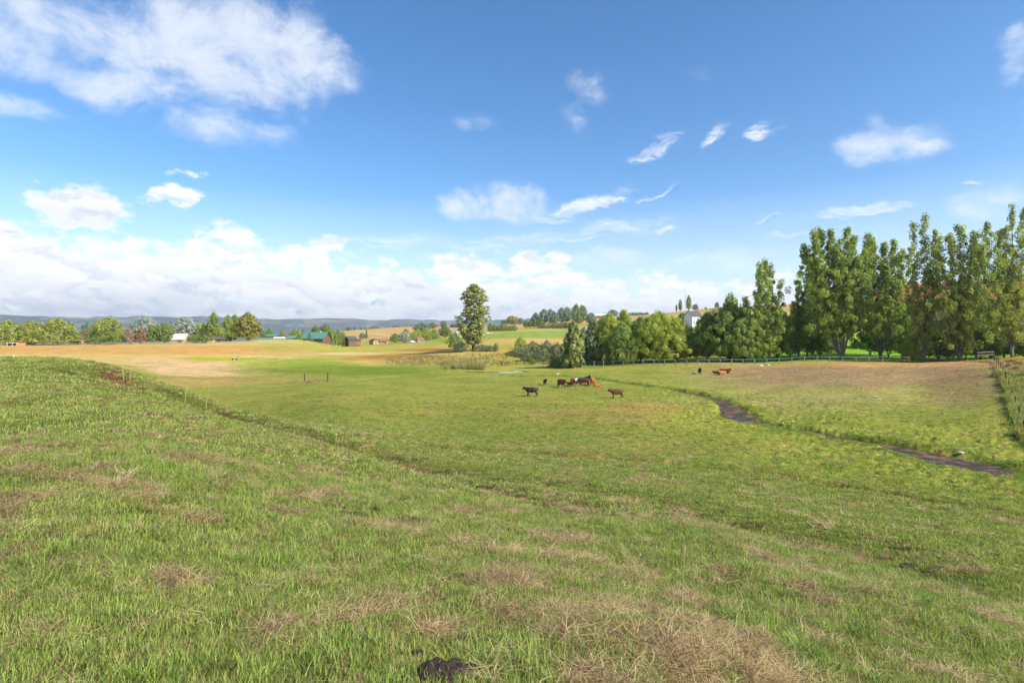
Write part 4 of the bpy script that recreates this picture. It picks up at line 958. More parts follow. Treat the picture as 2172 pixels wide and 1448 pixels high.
# ------------------------------------------------------------------ buildings
def face_cam(px, d, extra=0.0):
    return -math.atan((px - CX) / F) + extra
def house(name, label, cat, px, d, wpx, base, eave, ridge, wall, roof, depth=8.0, yaw=0.0, style='gable', wins=(), doors=(), chim=None, group=None, oh=.5, gz=None):
    """width along local x; front wall looks at -y. Heights come from photo rows at that distance."""
    loc = at(px, d); W = wpx / F * d
    zb = CAMZ - (base - HY) / F * d; loc.z = min(zb, hz(loc.x, loc.y) + .2) if gz is None else gz
    loc.z -= .2
    ze = CAMZ - (eave - HY) / F * d - loc.z; zr = CAMZ - (ridge - HY) / F * d - loc.z
    th_ = thing(name, label, cat, loc, face_cam(px, d, yaw), group)
    h = W / 2; dp = depth / 2; m = MB()
    if style == 'gable':            # ridge along x
        m.poly([(-h,-dp,0),(h,-dp,0),(h,dp,0),(-h,dp,0),(-h,-dp,ze),(h,-dp,ze),(h,dp,ze),(-h,dp,ze),(-h,0,zr-.12),(h,0,zr-.12)],
               [(0,1,5,4),(2,3,7,6),(1,2,6,9,5),(3,0,4,8,7),(0,3,2,1)])
        rm = MB(); s = (zr - ze) / dp
        for q in (-1, 1):
            y0 = q * (dp + oh); z0 = ze - s * oh
            vs = [(-h-oh,y0,z0),(h+oh,y0,z0),(h+oh,0,zr),(-h-oh,0,zr)]
            rm.poly(vs + [(a,b,c+.18) for a,b,c in vs], [(0,1,2,3),(4,5,6,7),(0,1,5,4),(1,2,6,5),(2,3,7,6),(3,0,4,7)])
    elif style == 'front':          # gable end looks at the camera
        m.poly([(-h,-dp,0),(h,-dp,0),(h,dp,0),(-h,dp,0),(-h,-dp,ze),(h,-dp,ze),(h,dp,ze),(-h,dp,ze),(0,-dp,zr-.12),(0,dp,zr-.12)],
               [(0,1,5,8,4),(2,3,7,9,6),(1,2,6,5),(3,0,4,7),(0,3,2,1)])
        rm = MB(); s = (zr - ze) / h
        for q in (-1, 1):
            x0 = q * (h + oh); z0 = ze - s * oh
            vs = [(x0,-dp-oh,z0),(x0,dp+oh,z0),(0,dp+oh,zr),(0,-dp-oh,zr)]
            rm.poly(vs + [(a,b,c+.18) for a,b,c in vs], [(0,1,2,3),(4,5,6,7),(0,1,5,4),(1,2,6,5),(2,3,7,6),(3,0,4,7)])
    else:                           # hip
        m.box(-h, h, -dp, dp, 0, ze); rm = MB(); k = h * .45
        b = [(-h-oh,-dp-oh,ze),(h+oh,-dp-oh,ze),(h+oh,dp+oh,ze),(-h-oh,dp+oh,ze)]
        rm.poly(b + [(-k,0,zr),(k,0,zr)], [(0,1,5,4),(1,2,5),(2,3,4,5),(3,0,4),(3,2,1,0)])
    m.build('wall', wall, th_)
    ro = rm.build('roof', roof, th_)
    for (x, z, ww, wh) in wins:
        wx = x * W; fr = MB().box(wx - ww/2 - .08, wx + ww/2 + .08, -dp - .06, -dp + .02, z - .08, z + wh + .08).build('window', M['white'], th_)
        MB().box(wx - ww/2, wx + ww/2, -dp - .09, -dp - .063, z, z + wh).build('pane', M['glass'], fr)
    for (x, ww, wh) in doors:
        MB().box(x*W - ww/2, x*W + ww/2, -dp - .07, -dp + .02, .02, wh).build('door', M['wall_log'], th_)
    if chim: MB().box(chim[0]*W - .5, chim[0]*W + .5, -.5, .5, ze, zr + chim[1]).build('chimney', M['stone'], ro)
    return th_
house('lodge', 'low lodge with a slanting brown roof between the willows', 'house', 176, 296, 36, 725, 717, 710.5, M['wall_tan'], M['roof_brown'], 9, .5, wins=[(-.2,1,1.4,1)], doors=[(.2,1,2)])
house('barn', 'low barn with a bright white roof among the trees', 'barn', 383, 298, 26, 724, 719, 708.5, M['wall_tan'], M['white'], 10, -.35, doors=[(.2,2,2.2)])
house('ranch_shed', 'low ranch shed with orange end wall left of the big maple', 'shed', 450, 298, 24, 725, 719, 715, M['wall_tan'], M['roof_brown'], 6, .2, doors=[(.3,2,2)], wins=[(-.2,.9,1,.8)])
house('ranch_shed', 'dark open shed touching the big maple', 'shed', 476, 300, 20, 724, 719, 715.5, M['wood_dark'], M['roof_grey'], 6, -.3, doors=[(0,2,2)])
house('stable', 'lowest stable with a thin green roof right of the maple', 'barn', 567, 380, 38, 722, 720, 716.5, M['wood_dark'], M['roof_green'], 8, .05, doors=[(.2,2,1.2)])
house('stable', 'dark brown stable with a flat green roof', 'barn', 576, 405, 30, 720, 713, 708.8, M['wall_log'], M['roof_green'], 9, -.05, wins=[(-.2,1,1,1),(.2,1,1,1)])
house('long_shed', 'cream coloured long shed between green roofs', 'shed', 594, 385, 22, 722, 717, 715, M['wall_tan'], M['white'], 6, 0, doors=[(.2,2,1.2)])
house('stable', 'small stable with a green gable roof near the olive tree', 'barn', 617, 388, 20, 722, 717, 712.5, M['wood_dark'], M['roof_green'], 8, .25, doors=[(0,2,1.5)])
t1 = house('log_house', 'large log house under a bright green metal roof', 'house', 672, 372, 44, 724, 716.5, 704.5, M['wall_log'], M['roof_green'], 13, -.42, wins=[(-.3,1,1.6,1.2),(.1,1,1.6,1.2),(.35,1,1.4,1.2)], doors=[(-.1,1.2,2.2)], chim=(.2,.8), oh=1.0)
house('log_house', 'brown two storey log house at the foot of the dry hill', 'house', 744, 390, 17, 725, 718.5, 713, M['wall_log'], M['roof_grey'], 8, .3, wins=[(-.25,1,1.1,1.1),(.25,1,1.1,1.1)], doors=[(0,1,2)])
house('garage', 'low annex of the brown log house with an orange wall', 'garage', 758, 392, 10, 725, 721.5, 719, M['wall_red'], M['roof_brown'], 6, .2, doors=[(0,1.4,1.6)])
house('ranch_house', 'cream gabled ranch house across the valley', 'house', 793, 440, 12, 727.5, 723, 719, M['wall_tan'], M['roof_brown'], 8, .4, style='front', wins=[(0,1,1.2,1)])
house('ranch_house', 'long ranch house with a rusty red roof', 'house', 811, 444, 20, 727.5, 723, 718.5, M['wall_tan'], M['wall_red'], 8, -.1, wins=[(-.25,1,1.4,1),(.1,1,1.4,1)], doors=[(.35,1,2)])
G = 'houses along the dry ridge'
house('ridge_house', 'leftmost ridge house with a wide tan hip roof', 'house', 795, 845, 25, 699.5, 696, 691, M['wall_red'], M['roof_brown'], 14, 0, 'hip', group=G, wins=[(-.25,1,1.8,1.1),(.25,1,1.8,1.1)])
house('ridge_house', 'low dark ridge house between two tan ones', 'house', 823, 850, 13, 697.5, 695.3, 693, M['wood_dark'], M['roof_grey'], 10, 0, 'hip', group=G, doors=[(0,1,1.2)])
house('ridge_house', 'second tan hip roofed ridge house', 'house', 841, 848, 17, 697, 693.5, 689, M['wall_red'], M['roof_brown'], 12, 0, 'hip', group=G, wins=[(-.25,1,1.6,1.1)])
house('ridge_house', 'long flat dark ridge house above the valley trees', 'house', 867, 852, 14, 695.5, 694, 692, M['wood_dark'], M['roof_grey'], 10, 0, 'hip', group=G, doors=[(0,1,.9)])
house('ridge_house', 'tan ridge house partly behind a treetop', 'house', 922, 840, 22, 694, 690.5, 688, M['wall_tan'], M['roof_brown'], 12, 0, 'hip', group=G, wins=[(-.3,1,1.6,1.1),(.3,1,1.6,1.1)])
house('ridge_house', 'dark roofed ridge house left of the tall pine', 'house', 965, 835, 20, 692.5, 689.5, 686, M['wood_dark'], M['roof_grey'], 12, 0, 'hip', group=G, wins=[(0,1,1.6,1)])
house('cottage', 'small white cottage with a red brown roof across the valley', 'house', 891, 436, 12, 725.5, 721, 716.5, M['white'], M['wall_red'], 7, .3, wins=[(-.2,.9,1,.8)], doors=[(.2,.9,1.6)])
house('white_house', 'white gabled house just left of the tall pine', 'house', 968, 340, 15, 716, 708, 701.5, M['white'], M['white'], 9, .2, 'front', wins=[(0,1.2,1,1)])
house('white_shed', 'long white shed right of the tall pine', 'shed', 1043, 420, 17, 713, 709, 705.5, M['white'], M['white'], 7, -.15, doors=[(.2,1.6,1.6)], wins=[(-.2,.9,.8,.7)])
house('hilltop_house', 'long pale house on the ridge beside a rounded tree', 'house', 1276, 715, 24, 672.5, 669.5, 666, M['wall_red'], M['white'], 12, 0, wins=[(-.3,1,1.6,1),(.3,1,1.6,1)], doors=[(0,1.4,1.6)])
t2 = house('farmhouse', 'white farmhouse with a dark grey roof above the willows', 'house', 1470, 392, 24, 686, 670, 659.5, M['white'], M['roof_grey'], 9, .62, wins=[(-.3,.9+1.5,.9,1.3),(-.05,.9+1.5,.9,1.3),(.28,.9+1.5,.9,1.3),(.1,4.4,.9,1.0)], doors=[(.4,1,2)], chim=(-.25,.5))
house('hut', 'tiny white hut on the skyline', 'shed', 1519, 690, 5, 655, 652, 649.5, M['white'], M['white'], 3, 0, 'front', doors=[(0,.8,1)])
t3 = house('red_roofed_house', 'large red roofed house hidden behind the cottonwoods', 'house', 2030, 188, 270, 745, 634, 601, M['wall_tan'], M['roof_red'], 16, .03, wins=[(-.28,8.2,2.4,2.6),(-.12,8.2,2.4,2.2),(.1,8.2,2.4,2.2),(.3,8.2,2.4,2.2),(.42,3,2.4,2.2),(0,3,2.4,2.2),(-.3,3,2.4,2.2)], doors=[(.2,1.2,2.4)], oh=1.2)
# shelter and board in the left field
def shelter():
    th_ = thing('field_shelter', 'small open field shelter with white frame at the far left', 'shelter', at(26, 272), face_cam(26, 272))
    w_ = 3.8; MB().box(-w_/2-.2, w_/2+.2, -1.2, 1.2, 1.1, 1.22).build('roof', M['white'], th_)
    MB().box(-w_/2, w_/2, .9, 1.0, 0, 1.1).build('back_wall', M['wood_dark'], th_)
    for s in (-1, 0, 1): MB().box(s*w_/2-.09, s*w_/2+.09, -1.1, -.92, 0, 1.1).build('post', M['white'], th_)
    th_ = thing('board_crate', 'orange wooden board crate beside the field shelter', 'crate', at(44, 270), face_cam(44, 270))
    MB().box(-1.6, 1.6, -.5, .5, .1, 1.15).build('panel', M['orange'], th_)
    for s in (-1, 1): MB().box(s*1.65-.08, s*1.65+.08, -.55, .55, 0, 1.25).build('post', M['wood_grey'], th_)
shelter()
def feeder():
    th_ = thing('feed_trough', 'pale plank feed trough on dark legs in the yellow patch', 'trough', hit(497.5, 763), .15)
    MB().box(-.95, .95, -.4, .4, .55, .85).build('tray', M['wood_pale'], th_)
    MB().bar((.95, 0, .8), (1.1, 0, 1.15), .7, .08).build('end_board', M['wood_grey'], th_)
    for x in (-.62, .62): MB().box(x-.13, x+.13, -.3, .3, 0, .55).build('leg', M['wood_dark'], th_)
feeder()
def car():
    th_ = thing('parked_car', 'tiny white parked car before the lane trees', 'car', at(875, 425), .6)
    MB().poly([(-2,-.85,.35),(2,-.85,.35),(2,.85,.35),(-2,.85,.35),(-2,-.85,.95),(2,-.85,.85),(2,.85,.85),(-2,.85,.95),(-1.3,-.75,1.45),(.6,-.75,1.45),(.6,.75,1.45),(-1.3,.75,1.45),(-1.9,-.85,.96),(1.1,-.85,.9),(1.1,.85,.9),(-1.9,.85,.96)],
        [(0,1,5,4),(1,2,6,5),(2,3,7,6),(3,0,4,7),(4,5,6,7),(12,13,9,8),(13,14,10,9),(14,15,11,10),(15,12,8,11),(8,9,10,11)]).build('body', M['white'], th_)
    for x in (-1.25, 1.25):
        for y in (-.8, .8): MB().tube([(x, y-.1, .33), (x, y+.1, .33)], .33, 12).build('wheel', M['wood_dark'], th_)
    MB().poly([(.68,-.6,1.38),(.68,.6,1.38),(1.12,.6,.98),(1.12,-.6,.98)], [(0,1,2,3)]).build('windscreen', M['glass'], th_)
car()
def pole(px, d, top, label, name='utility_pole', cat='pole', cross=True, rad=.12):
    loc = at(px, d); H_ = CAMZ - (top - HY) / F * d - loc.z
    th_ = thing(name, label, cat, loc, face_cam(px, d))
    MB().tube([(0,0,-.2),(0,0,H_)], [rad, rad*.6], 8).build('shaft', M['wood_grey'], th_)
    if cross: MB().box(-1.1,1.1,-.06,.06,H_-.9,H_-.75).build('crossarm', M['wood_grey'], th_)
pole(1163, 560, 669, 'pale dead stem standing before the poplar block', 'dead_tree_stem', 'tree stem', False, .35)
pole(1293, 700, 648, 'thin utility pole on the ridge beside a rounded tree')
pole(1454, 700, 620, 'thin tall mast beside the tallest skyline poplar', 'mast', 'mast', False, .22)
pole(1043, 700, 680, 'utility pole on the far slope right of the tall pine')

# ------------------------------------------------------------------ fences
def rail_fence(name, label, P, post_h, rails, matp, matr, gap=2.4, pr=.08, rr_=.05, group=None, flat=False):
    """posts every gap metres along the ground path P; each post is a part, each rail line a part"""
    P = [Vector(p) for p in P]; root = P[0].copy(); root.z = hz(root.x, root.y)
    th_ = thing(name, label, 'fence', root, 0, group); pts_ = []
    for a, b in zip(P[:-1], P[1:]):
        n = max(1, int((b - a).length / gap))
        for k in range(n): pts_.append(a + (b - a) * k / n)
    pts_.append(P[-1]); rg = random.Random(len(pts_)); W_ = []
    for q in pts_:
        z = hz(q.x, q.y); v = Vector((q.x, q.y, z)) - root; W_.append(v); lx = rg.uniform(-.04, .04)
        MB().tube([(v.x, v.y, v.z - .3), (v.x + lx, v.y, v.z + post_h * rg.uniform(.95, 1.06))], pr * rg.uniform(.85, 1.15), 7).build('post', matp, th_)
    for hr in rails:
        m = MB()
        for a, b in zip(W_[:-1], W_[1:]):
            o_ = Vector((0, -pr, 0)); p_ = a + Vector((0, 0, hr + rg.uniform(-.03, .03))) + o_; q_ = b + Vector((0, 0, hr + rg.uniform(-.03, .03))) + o_
            if rr_ > .02: m.bar(p_, q_, .04, rr_ * 2)
            else: m.tube([p_, q_], rr_, 4, False)
        m.build('rail' if rr_ > .02 else 'wire', matr, th_)
    return th_
def gp(px, d): return ((px - CX) / F * d, d, 0)
rail_fence('rail_fence', 'grey rail fence below the distant willows on the left', [gp(84, 272), gp(215, 268), gp(385, 272)], 1.3, (.5, .85, 1.2), M['wood_grey'], M['wood_grey'], 2.6, .09, .07)
rail_fence('rail_fence', 'faint grey fence in front of the ranch sheds and maple', [gp(392, 276), gp(560, 290)], 1.2, (.5, 1.1), M['wood_grey'], M['wood_grey'], 3.0, .08, .05)
rail_fence('board_fence', 'dark weathered board fence beside the reeds', [gp(1064, 163), gp(1112, 165), gp(1172, 163)], 1.15, (.3, .65, 1.0), M['wood_dark'], M['wood_dark'], 2.2, .09, .07)
rail_fence('rail_fence', 'pale grey rail fence in front of the willows and cottonwoods', [gp(1222, 150), gp(1300, 143), gp(1480, 133), gp(1600, 132), gp(1760, 131), gp(1930, 127)], 1.45, (.55, 1.28), M['wood_grey'], M['wood_grey'], 2.5, .09, .045)
rail_fence('board_fence', 'dark short fence below the rounded cottonwood', [gp(1932, 126), gp(2050, 119)], 1.3, (.7, 1.2), M['wood_dark'], M['wood_dark'], 3.0, .14, .06)
rail_fence('wooden_gate', 'pale railed wooden gate at the head of the wire fence', [gp(2072, 116), gp(2108, 115)], 1.5, (.9, 1.45), M['wood_dark'], M['wood_pale'], 2.6, .14, .09)
fpts = [gp(p, d) for p, d in FW]
rail_fence('wire_fence', 'thin wire fence running down the slope on the right', fpts[:4], 1.25, (.35, .7, 1.1), M['wood_dark'], M['wire'], 5.5, .055, .006)
def brace(px, py, label, d1, d2):
    loc = hit(px, py); th_ = thing('fence_post', label, 'post', loc)
    MB().tube([(0,0,-.3),(.01,0,.9),(.03,.01,1.62)], [.11,.10,.095], 9).build('shaft', M['wood_dark'], th_)
    MB().tube([(0,-.02,1.60),(0,-.02,1.64)], .10, 9).build('cap', M['wood_grey'], th_)
    th2 = thing('leaning_pole', d1, 'pole', loc + Vector((d2 * 1.3, 0, 0)))
    MB().tube([(-d2*1.18, .12, 1.05), (0, .05, .35), (d2 * 1.4, 0, -.02)], [.055, .06, .065], 6).build('shaft', M['wood_grey'], th2)
brace(646, 808.5, 'left dark post of the broken gateway in the pasture', 'pale pole leaning on the left gateway post', -1)
brace(695, 807, 'right dark post of the broken gateway in the pasture', 'pale pole leaning on the right gateway post', 1)
th_ = thing('marker_stake', 'small white marker stake at the edge of the left hill', 'stake', at(29, 150)); MB().tube([(0,0,-.1),(0,0,.75)], .07, 8).build('stake', M['white'], th_)
rail_fence('wire_fence', 'sagging wire strung between the broken gateway posts', [tuple(hit(648, 808.5)), tuple(hit(693, 807))], .5, (.25, .42), M['wood_grey'], M['wire'], 1.6, .02, .006)
th_ = thing('stub_post', 'short thin stick standing in the muddy creek', 'post', hit(1679, 905)); MB().tube([(0,0,-.1),(.03,0,.55)], [.04, .03], 6).build('stick', M['wood_grey'], th_)

# ------------------------------------------------------------------ stones and dung
def rock_mesh(seed, flat=.55):
    bm = bmesh.new(); bmesh.ops.create_icosphere(bm, subdivisions=2, radius=1); rg = np.random.default_rng(seed)
    for v in bm.verts:
        c = v.co; k = 1 + .35 * (fbm(np.array([c.x * 1.3 + seed]), np.array([c.y * 1.3 + c.z]), 2, seed)[0] - .5) * 2; v.co = Vector((c.x * k, c.y * k * .8, c.z * k * flat))
    me = bpy.data.meshes.new('rock'); bm.to_mesh(me); bm.free(); me.materials.append(M['stone']); return me
RK = [rock_mesh(k) for k in (1, 2, 3, 4)]
rocks = [(1545,802,.22),(1611,803,.2),(1649,793,.22),(1746,793,.28),(1685,820,.2),(1597,835,.25),(1858,844,.2),(1866,848,.22),(1830,829,.2),(1966,839,.22),(1661,901,.2),(1844,915,.14),(2003,878,.16),(2067,866,.14),(2109,872,.15),(1852,842,.16),(1379,985,.09),(1692,1016,.08),(1900,856,.14),(1730,866,.13),(1560,812,.18),(1783,808,.17),(1932,806,.17),(1710,842,.15),(1820,880,.13),(1940,893,.13),(2060,830,.15),(1665,795,.16)]
for k, (px, py, s) in enumerate(rocks):
    o = bpy.data.objects.new('stone', RK[k % 4]); COL.objects.link(o); o.location = hit(px, py) + Vector((0, 0, s * .3)); s *= .72; o.scale = (s, s, s); o.rotation_euler = (0, 0, k * 1.3)
    props(o, 'small white stone scattered on the grazed slope right of the creek' if px > 1500 and px not in (1692,) else 'lone white pebble in the grass by the cattle trail', 'stone', 'white stones on the pasture')
for k, (px, py, s, lb) in enumerate([(1613,776.5,.45,'larger pale boulder where the brown mound meets the fence'),(1630,775.5,.32,'smaller pale boulder beside the larger one at the fence'),(2039,963,.20,'flat whitish rock at the edge of the creek mud'),(1287,1,0,''),(712,923,.07,'pale stone on the dark trail, left of the pair'),(772,931,.065,'pale stone on the dark trail, right of the pair'),(948,778,.4,'light stone beside the reeds'),(1183,793.5,.28,'pale stone at the end of the narrow pool')]):
    if s == 0: continue
    o = bpy.data.objects.new('stone', RK[k % 4]); COL.objects.link(o); o.location = hit(px, py) + Vector((0, 0, s * .25)); o.scale = (s * 1.3, s, s); props(o, lb, 'stone')
M['dung'] = surf_mat('dung', (.075, .052, .038), (.028, .02, .015), .95, 55, 1.0)
def dung(px, py, w_, label, name='dung_pile', flat=1.0, seed=1):
    loc = hit(px, py); rg = np.random.default_rng(seed); bm = bmesh.new()
    n = 46; m_ = 18
    rings = []
    for i_ in range(m_ + 1):
        q = i_ / m_; row = []
        for k in range(n):
            a = 2 * math.pi * k / n; R_ = (1 + .12 * math.sin(2 * a + seed) + .26 * (vnoise(np.array([math.cos(a) * 3 + seed]), np.array([math.sin(a) * 2]), 3)[0] - .5) * 2)
            rr_ = q * R_; x = math.cos(a) * rr_; y = math.sin(a) * rr_ * .7
            hgt = .34 * (1 - q ** 2.4) + .34 * (fbm(np.array([x * 3.5 + seed]), np.array([y * 3.5]), 4, 5)[0] - .5) * (1 - q ** 4)
            if i_ == m_: hgt = -.08
            row.append(bm.verts.new((x * w_ / 2, y * w_ / 2, hgt * w_ / 2 * flat)))
        rings.append(row)
    for i_ in range(m_):
        for k in range(n): 
            try: bm.faces.new((rings[i_][k], rings[i_ + 1][k], rings[i_ + 1][(k + 1) % n], rings[i_][(k + 1) % n]))
            except ValueError: pass
    bmesh.ops.remove_doubles(bm, verts=bm.verts, dist=1e-5)
    me = bpy.data.meshes.new(name); bm.to_mesh(me); bm.free(); me.polygons.foreach_set('use_smooth', [True] * len(me.polygons)); me.materials.append(M['dung'])
    o = bpy.data.objects.new(name, me); COL.objects.link(o); o.location = loc + Vector((0, 0, .03)); return props(o, label, 'dung pile')
dung(945, 1446, .31, 'large dark dung pile in the grass at the bottom edge', seed=2, flat=.55)
dung(884, 1402, .085, 'small dark clod left of the large dung pile', seed=5)
dung(1925, 1205, .38, 'flat dark soil patch far down the right slope', seed=7, flat=.35)  # stands for a patch of dark soil, shaped like the dung piles
dung(1420, 1128, .26, 'dark old dung patch on the middle of the slope', seed=8, flat=.35)
dung(1190, 1048, .3, 'dark dung patch near the trampled trail', seed=9, flat=.35)

# ------------------------------------------------------------------ cattle
def hide_mat(name, base, dark, white=False):
    m, t, out = new_mat(name)
    tc = N(t, 'ShaderNodeTexCoord'); no = N(t, 'ShaderNodeTexNoise', i_Scale=3.0, i_Detail=5.0); L(t, tc.outputs['Object'], no.inputs['Vector'])
    a = N(t, 'ShaderNodeAttribute', attribute_name='ext')        # extremities: darker legs
    col = mixc(t, mrange(t, no.outputs['Fac'], .35, .65), base, dark); col = mixc(t, mth(t, 'MULTIPLY', a.outputs['Fac'], .7), col, [v * .45 for v in dark])
    if white: b = N(t, 'ShaderNodeAttribute', attribute_name='face'); col = mixc(t, b.outputs['Fac'], col, (.70, .66, .60))
    p = N(t, 'ShaderNodeBsdfPrincipled', i_Roughness=.6); p.inputs['Specular IOR Level'].default_value = .3; L(t, col, p.inputs['Base Color']); L(t, p.outputs[0], out.inputs[0]); return m
HM = {'black': hide_mat('black_hide', (.035, .02, .016), (.014, .009, .008)), 'blackw': hide_mat('black_hide_white_face', (.045, .03, .025), (.02, .015, .013), True),
      'brown': hide_mat('dark_brown_hide', (.13, .045, .024), (.055, .02, .013)), 'bull': hide_mat('brown_hide', (.19, .075, .04), (.10, .036, .022)), 'red': hide_mat('red_hide', (.42, .14, .045), (.30, .09, .028)), 'redw': hide_mat('red_hide_white_face', (.44, .12, .03), (.30, .075, .02), True)}
M['eye'] = surf_mat('eye', (.01, .01, .01), (.01, .01, .01), .15, 1, 0, .5)
def skin_mesh(verts, edges, radii, root=0, sub=2):
    me = bpy.data.meshes.new('body'); me.from_pydata(verts, edges, []); o = bpy.data.objects.new('tmp', me); COL.objects.link(o)
    o.modifiers.new('s', 'SKIN'); sv = me.skin_vertices[0].data
    for k, rd in enumerate(radii): sv[k].radius = rd if isinstance(rd, tuple) else (rd, rd)
    sv[root].use_root = True
    md = o.modifiers.new('u', 'SUBSURF'); md.levels = sub; md.render_levels = sub
    dg = C.evaluated_depsgraph_get(); dg.update(); r_ = bpy.data.meshes.new_from_object(o.evaluated_get(dg)); r_.name = 'body'
    bpy.data.objects.remove(o); r_.polygons.foreach_set('use_smooth', [True] * len(r_.polygons)); return r_
def cow(label, px, py, hgt, yaw, hide, head_yaw=0.0, head_up=0.0, lying=False, stride=.1, horns=False, bull=False, group='cattle on the valley floor', name='cow', cat='cow'):
    """faces +x before turning; hgt = height at the withers in metres"""
    V = []; E = []; Rd = []
    def add(p, r, par=None):
        V.append(Vector(p)); Rd.append(r)
        if par is not None: E.append((par, len(V) - 1))
        return len(V) - 1
    dz = -.66 if lying else 0
    k_ = 1.1 if bull else 1.0
    pel = add((-.62,0,1.0+dz), .36); rump = add((-.90,0,1.08+dz), .22, pel)
    belly = add((-.2,0,.93+dz), .45*k_, pel); rib = add((.2,0,.92+dz), .47*k_, belly); sh = add((.52,0,.98+dz), .40*k_, rib)
    nb = add((.78,0,1.12+dz), .28*k_, sh)
    def hd(p, piv=Vector((.78,0,1.12+dz))):
        q = Vector(p) - piv; q.rotate(Matrix.Rotation(head_yaw, 3, 'Z')); return piv + q
    hu = head_up
    nk = add(hd((.97,0,1.22+hu+dz)), .23*k_, nb); pl = add(hd((1.12,0,1.32+hu*1.4+dz)), .17, nk)
    fc = add(hd((1.27,0,1.18+hu*1.3+dz)), .15, pl); mz = add(hd((1.40,0,1.02+hu*1.2+dz)), .125, fc)
    t1_ = add((-1.06,0,1.12+dz), .05, rump); t2_ = add((-1.13,0,.85+dz*.9), .028, t1_); t3_ = add((-1.13,0,max(.55+dz*.8,.05)), .018, t2_); t4_ = add((-1.12,0,max(.38+dz*.6,.04)), .04, t3_)
    for s in (-1, 1):
        if not lying:
            st = stride * s
            a = add((.50,.17*s,.78), .17, sh); b = add((.48+st*.3,.19*s,.56), .105, a); c = add((.50+st*.7,.19*s,.34), .066, b); d_ = add((.49+st,.19*s,.12), .052, c); e = add((.53+st,.19*s,.02), .07, d_)
            a = add((-.70,.17*s,.82), .23, pel); b = add((-.62-st*.2,.20*s,.62), .15, a); c = add((-.84-st*.6,.19*s,.43), .078, b); d_ = add((-.79-st,.19*s,.13), .055, c); e = add((-.75-st,.19*s,.02), .07, d_)
        else:
            a = add((.52,.20*s,.26), (.12,.12), sh); b = add((.66,.27*s,.11), .07, a); c = add((.92,.24*s,.07), .045, b); e = add((.70,.18*s,.05), .045, c)
            a = add((-.60,.26*s,.30), (.17,.17), pel); b = add((-.30,.36*s,.16), (.11,.11), a); c = add((-.62,.42*s,.08), .055, b); e = add((-.30,.46*s,.05), .045, c)
    sc_ = hgt / (1.38 if bull else 1.32)
    me = skin_mesh([tuple(v) for v in V], E, Rd)
    co = np.empty(len(me.vertices) * 3); me.vertices.foreach_get('co', co); co = co.reshape(-1, 3)
    # deepen the chest and flatten the flanks
    body_ = (co[:, 0] > -1.1) & (co[:, 0] < .8) & (co[:, 2] > .5 + dz)
    co[body_, 1] *= .80
    ext = np.clip((.55 - co[:, 2]) / .4, 0, 1) * (0 if lying else 1)
    fa, fb = np.array(V[pl]), np.array(V[mz]); tt = np.clip(((co - fa) @ (fb - fa)) / ((fb - fa) @ (fb - fa)), 0, 1); dd = np.linalg.norm(co - fa - tt[:, None] * (fb - fa), axis=1)
    face = np.clip((.19 - dd) / .03, 0, 1) * (tt > .02)
    me.vertices.foreach_set('co', co.ravel()); add_attr(me, 'ext', ext); add_attr(me, 'face', face); me.update()
    th_ = thing(name, label, cat, hit(px, py), yaw, group, (sc_, sc_, sc_))
    link_mesh('body', me, th_, HM[hide])
    pol = Vector(V[pl]); fd = (Vector(V[mz]) - pol).normalized(); side = fd.cross(Vector((0, 0, 1))).normalized(); up = side.cross(fd)
    for s in (-1, 1):
        b = pol + side * s * .10 + up * .03; tip = b + side * s * .20 + up * -.01 - fd * .02
        MB().poly([b + up*.03, b - up*.05, (b+tip)/2 + up*.05, (b+tip)/2 - up*.06, tip, (b+tip)/2 + fd*.03], [(0,2,5),(0,5,1),(1,5,3),(2,4,5),(5,4,3),(0,1,3,4,2)]).build('ear', HM[hide], th_)
        ey = bmesh.new(); bmesh.ops.create_icosphere(ey, subdivisions=1, radius=.022); em_ = bpy.data.meshes.new('eye'); ey.to_mesh(em_); ey.free(); eo = link_mesh('eye', em_, th_, M['eye']); eo.location = pol + fd * .13 + side * s * .095 + up * .03
        if horns: MB().tube([pol + side*s*.08 + up*.09, pol + side*s*.2 + up*.14, pol + side*s*.26 + up*.24], [.03,.022,.006], 6).build('horn', M['wood_pale'], th_)
    nsp = Vector(V[mz]) - fd * .045
    MB().tube([nsp - fd*.02, nsp + fd * .035], [.068, .055], 8).build('muzzle', M['eye'], th_)
    return th_
PI = math.pi
cow('black brown cow standing sideways at the left of the herd, head raised', 1127, 840, 1.28, PI, 'black', .45, .0)
cow('dark calf standing alone behind the sideways black brown cow', 1156, 816, 1.0, -PI/2 + .15, 'black', .2, .05, name='calf', cat='calf')
cow('big brown bull turned three quarters toward the camera', 1191, 822, 1.45, -PI/2 - .75 + PI*.0 + 1.3, 'bull', -.35, -.05, bull=True, name='bull', cat='bull')
cow('red cow with a white face looking straight at the camera', 1216, 819, 1.32, -PI/2 + .25, 'redw', -.1, .02)
cow('black calf lying behind the white faced red cow, its left side showing', 1211, 816, .95, PI, 'black', 0, 0, lying=True, name='calf', cat='calf')
cow('dark calf resting just right of the white faced red cow', 1224, 813, 1.25, .2, 'black', -.3, .15, lying=True, name='calf', cat='calf')
cow('black cow with a white face turned left in the middle of the herd', 1238, 818, 1.34, PI, 'blackw', .5, .04)
cow('red calf lying behind the legs of the black white faced cow', 1240, 814.5, 1.1, 0.1, 'red', 0, 0, lying=True, name='calf', cat='calf')
cow('small black calf peeking over the back of the black cow', 1246, 812.5, 1.2, -PI/2 + .2, 'black', .2, .2, name='calf', cat='calf')
cow('large orange red cow standing at the right end of the herd', 1257, 818, 1.42, PI/2 - .25, 'red', -.4, -.1)
cow('red calf lying in front of the large orange red cow', 1267, 820.5, .85, .05, 'red', .2, .05, lying=True, name='calf', cat='calf')
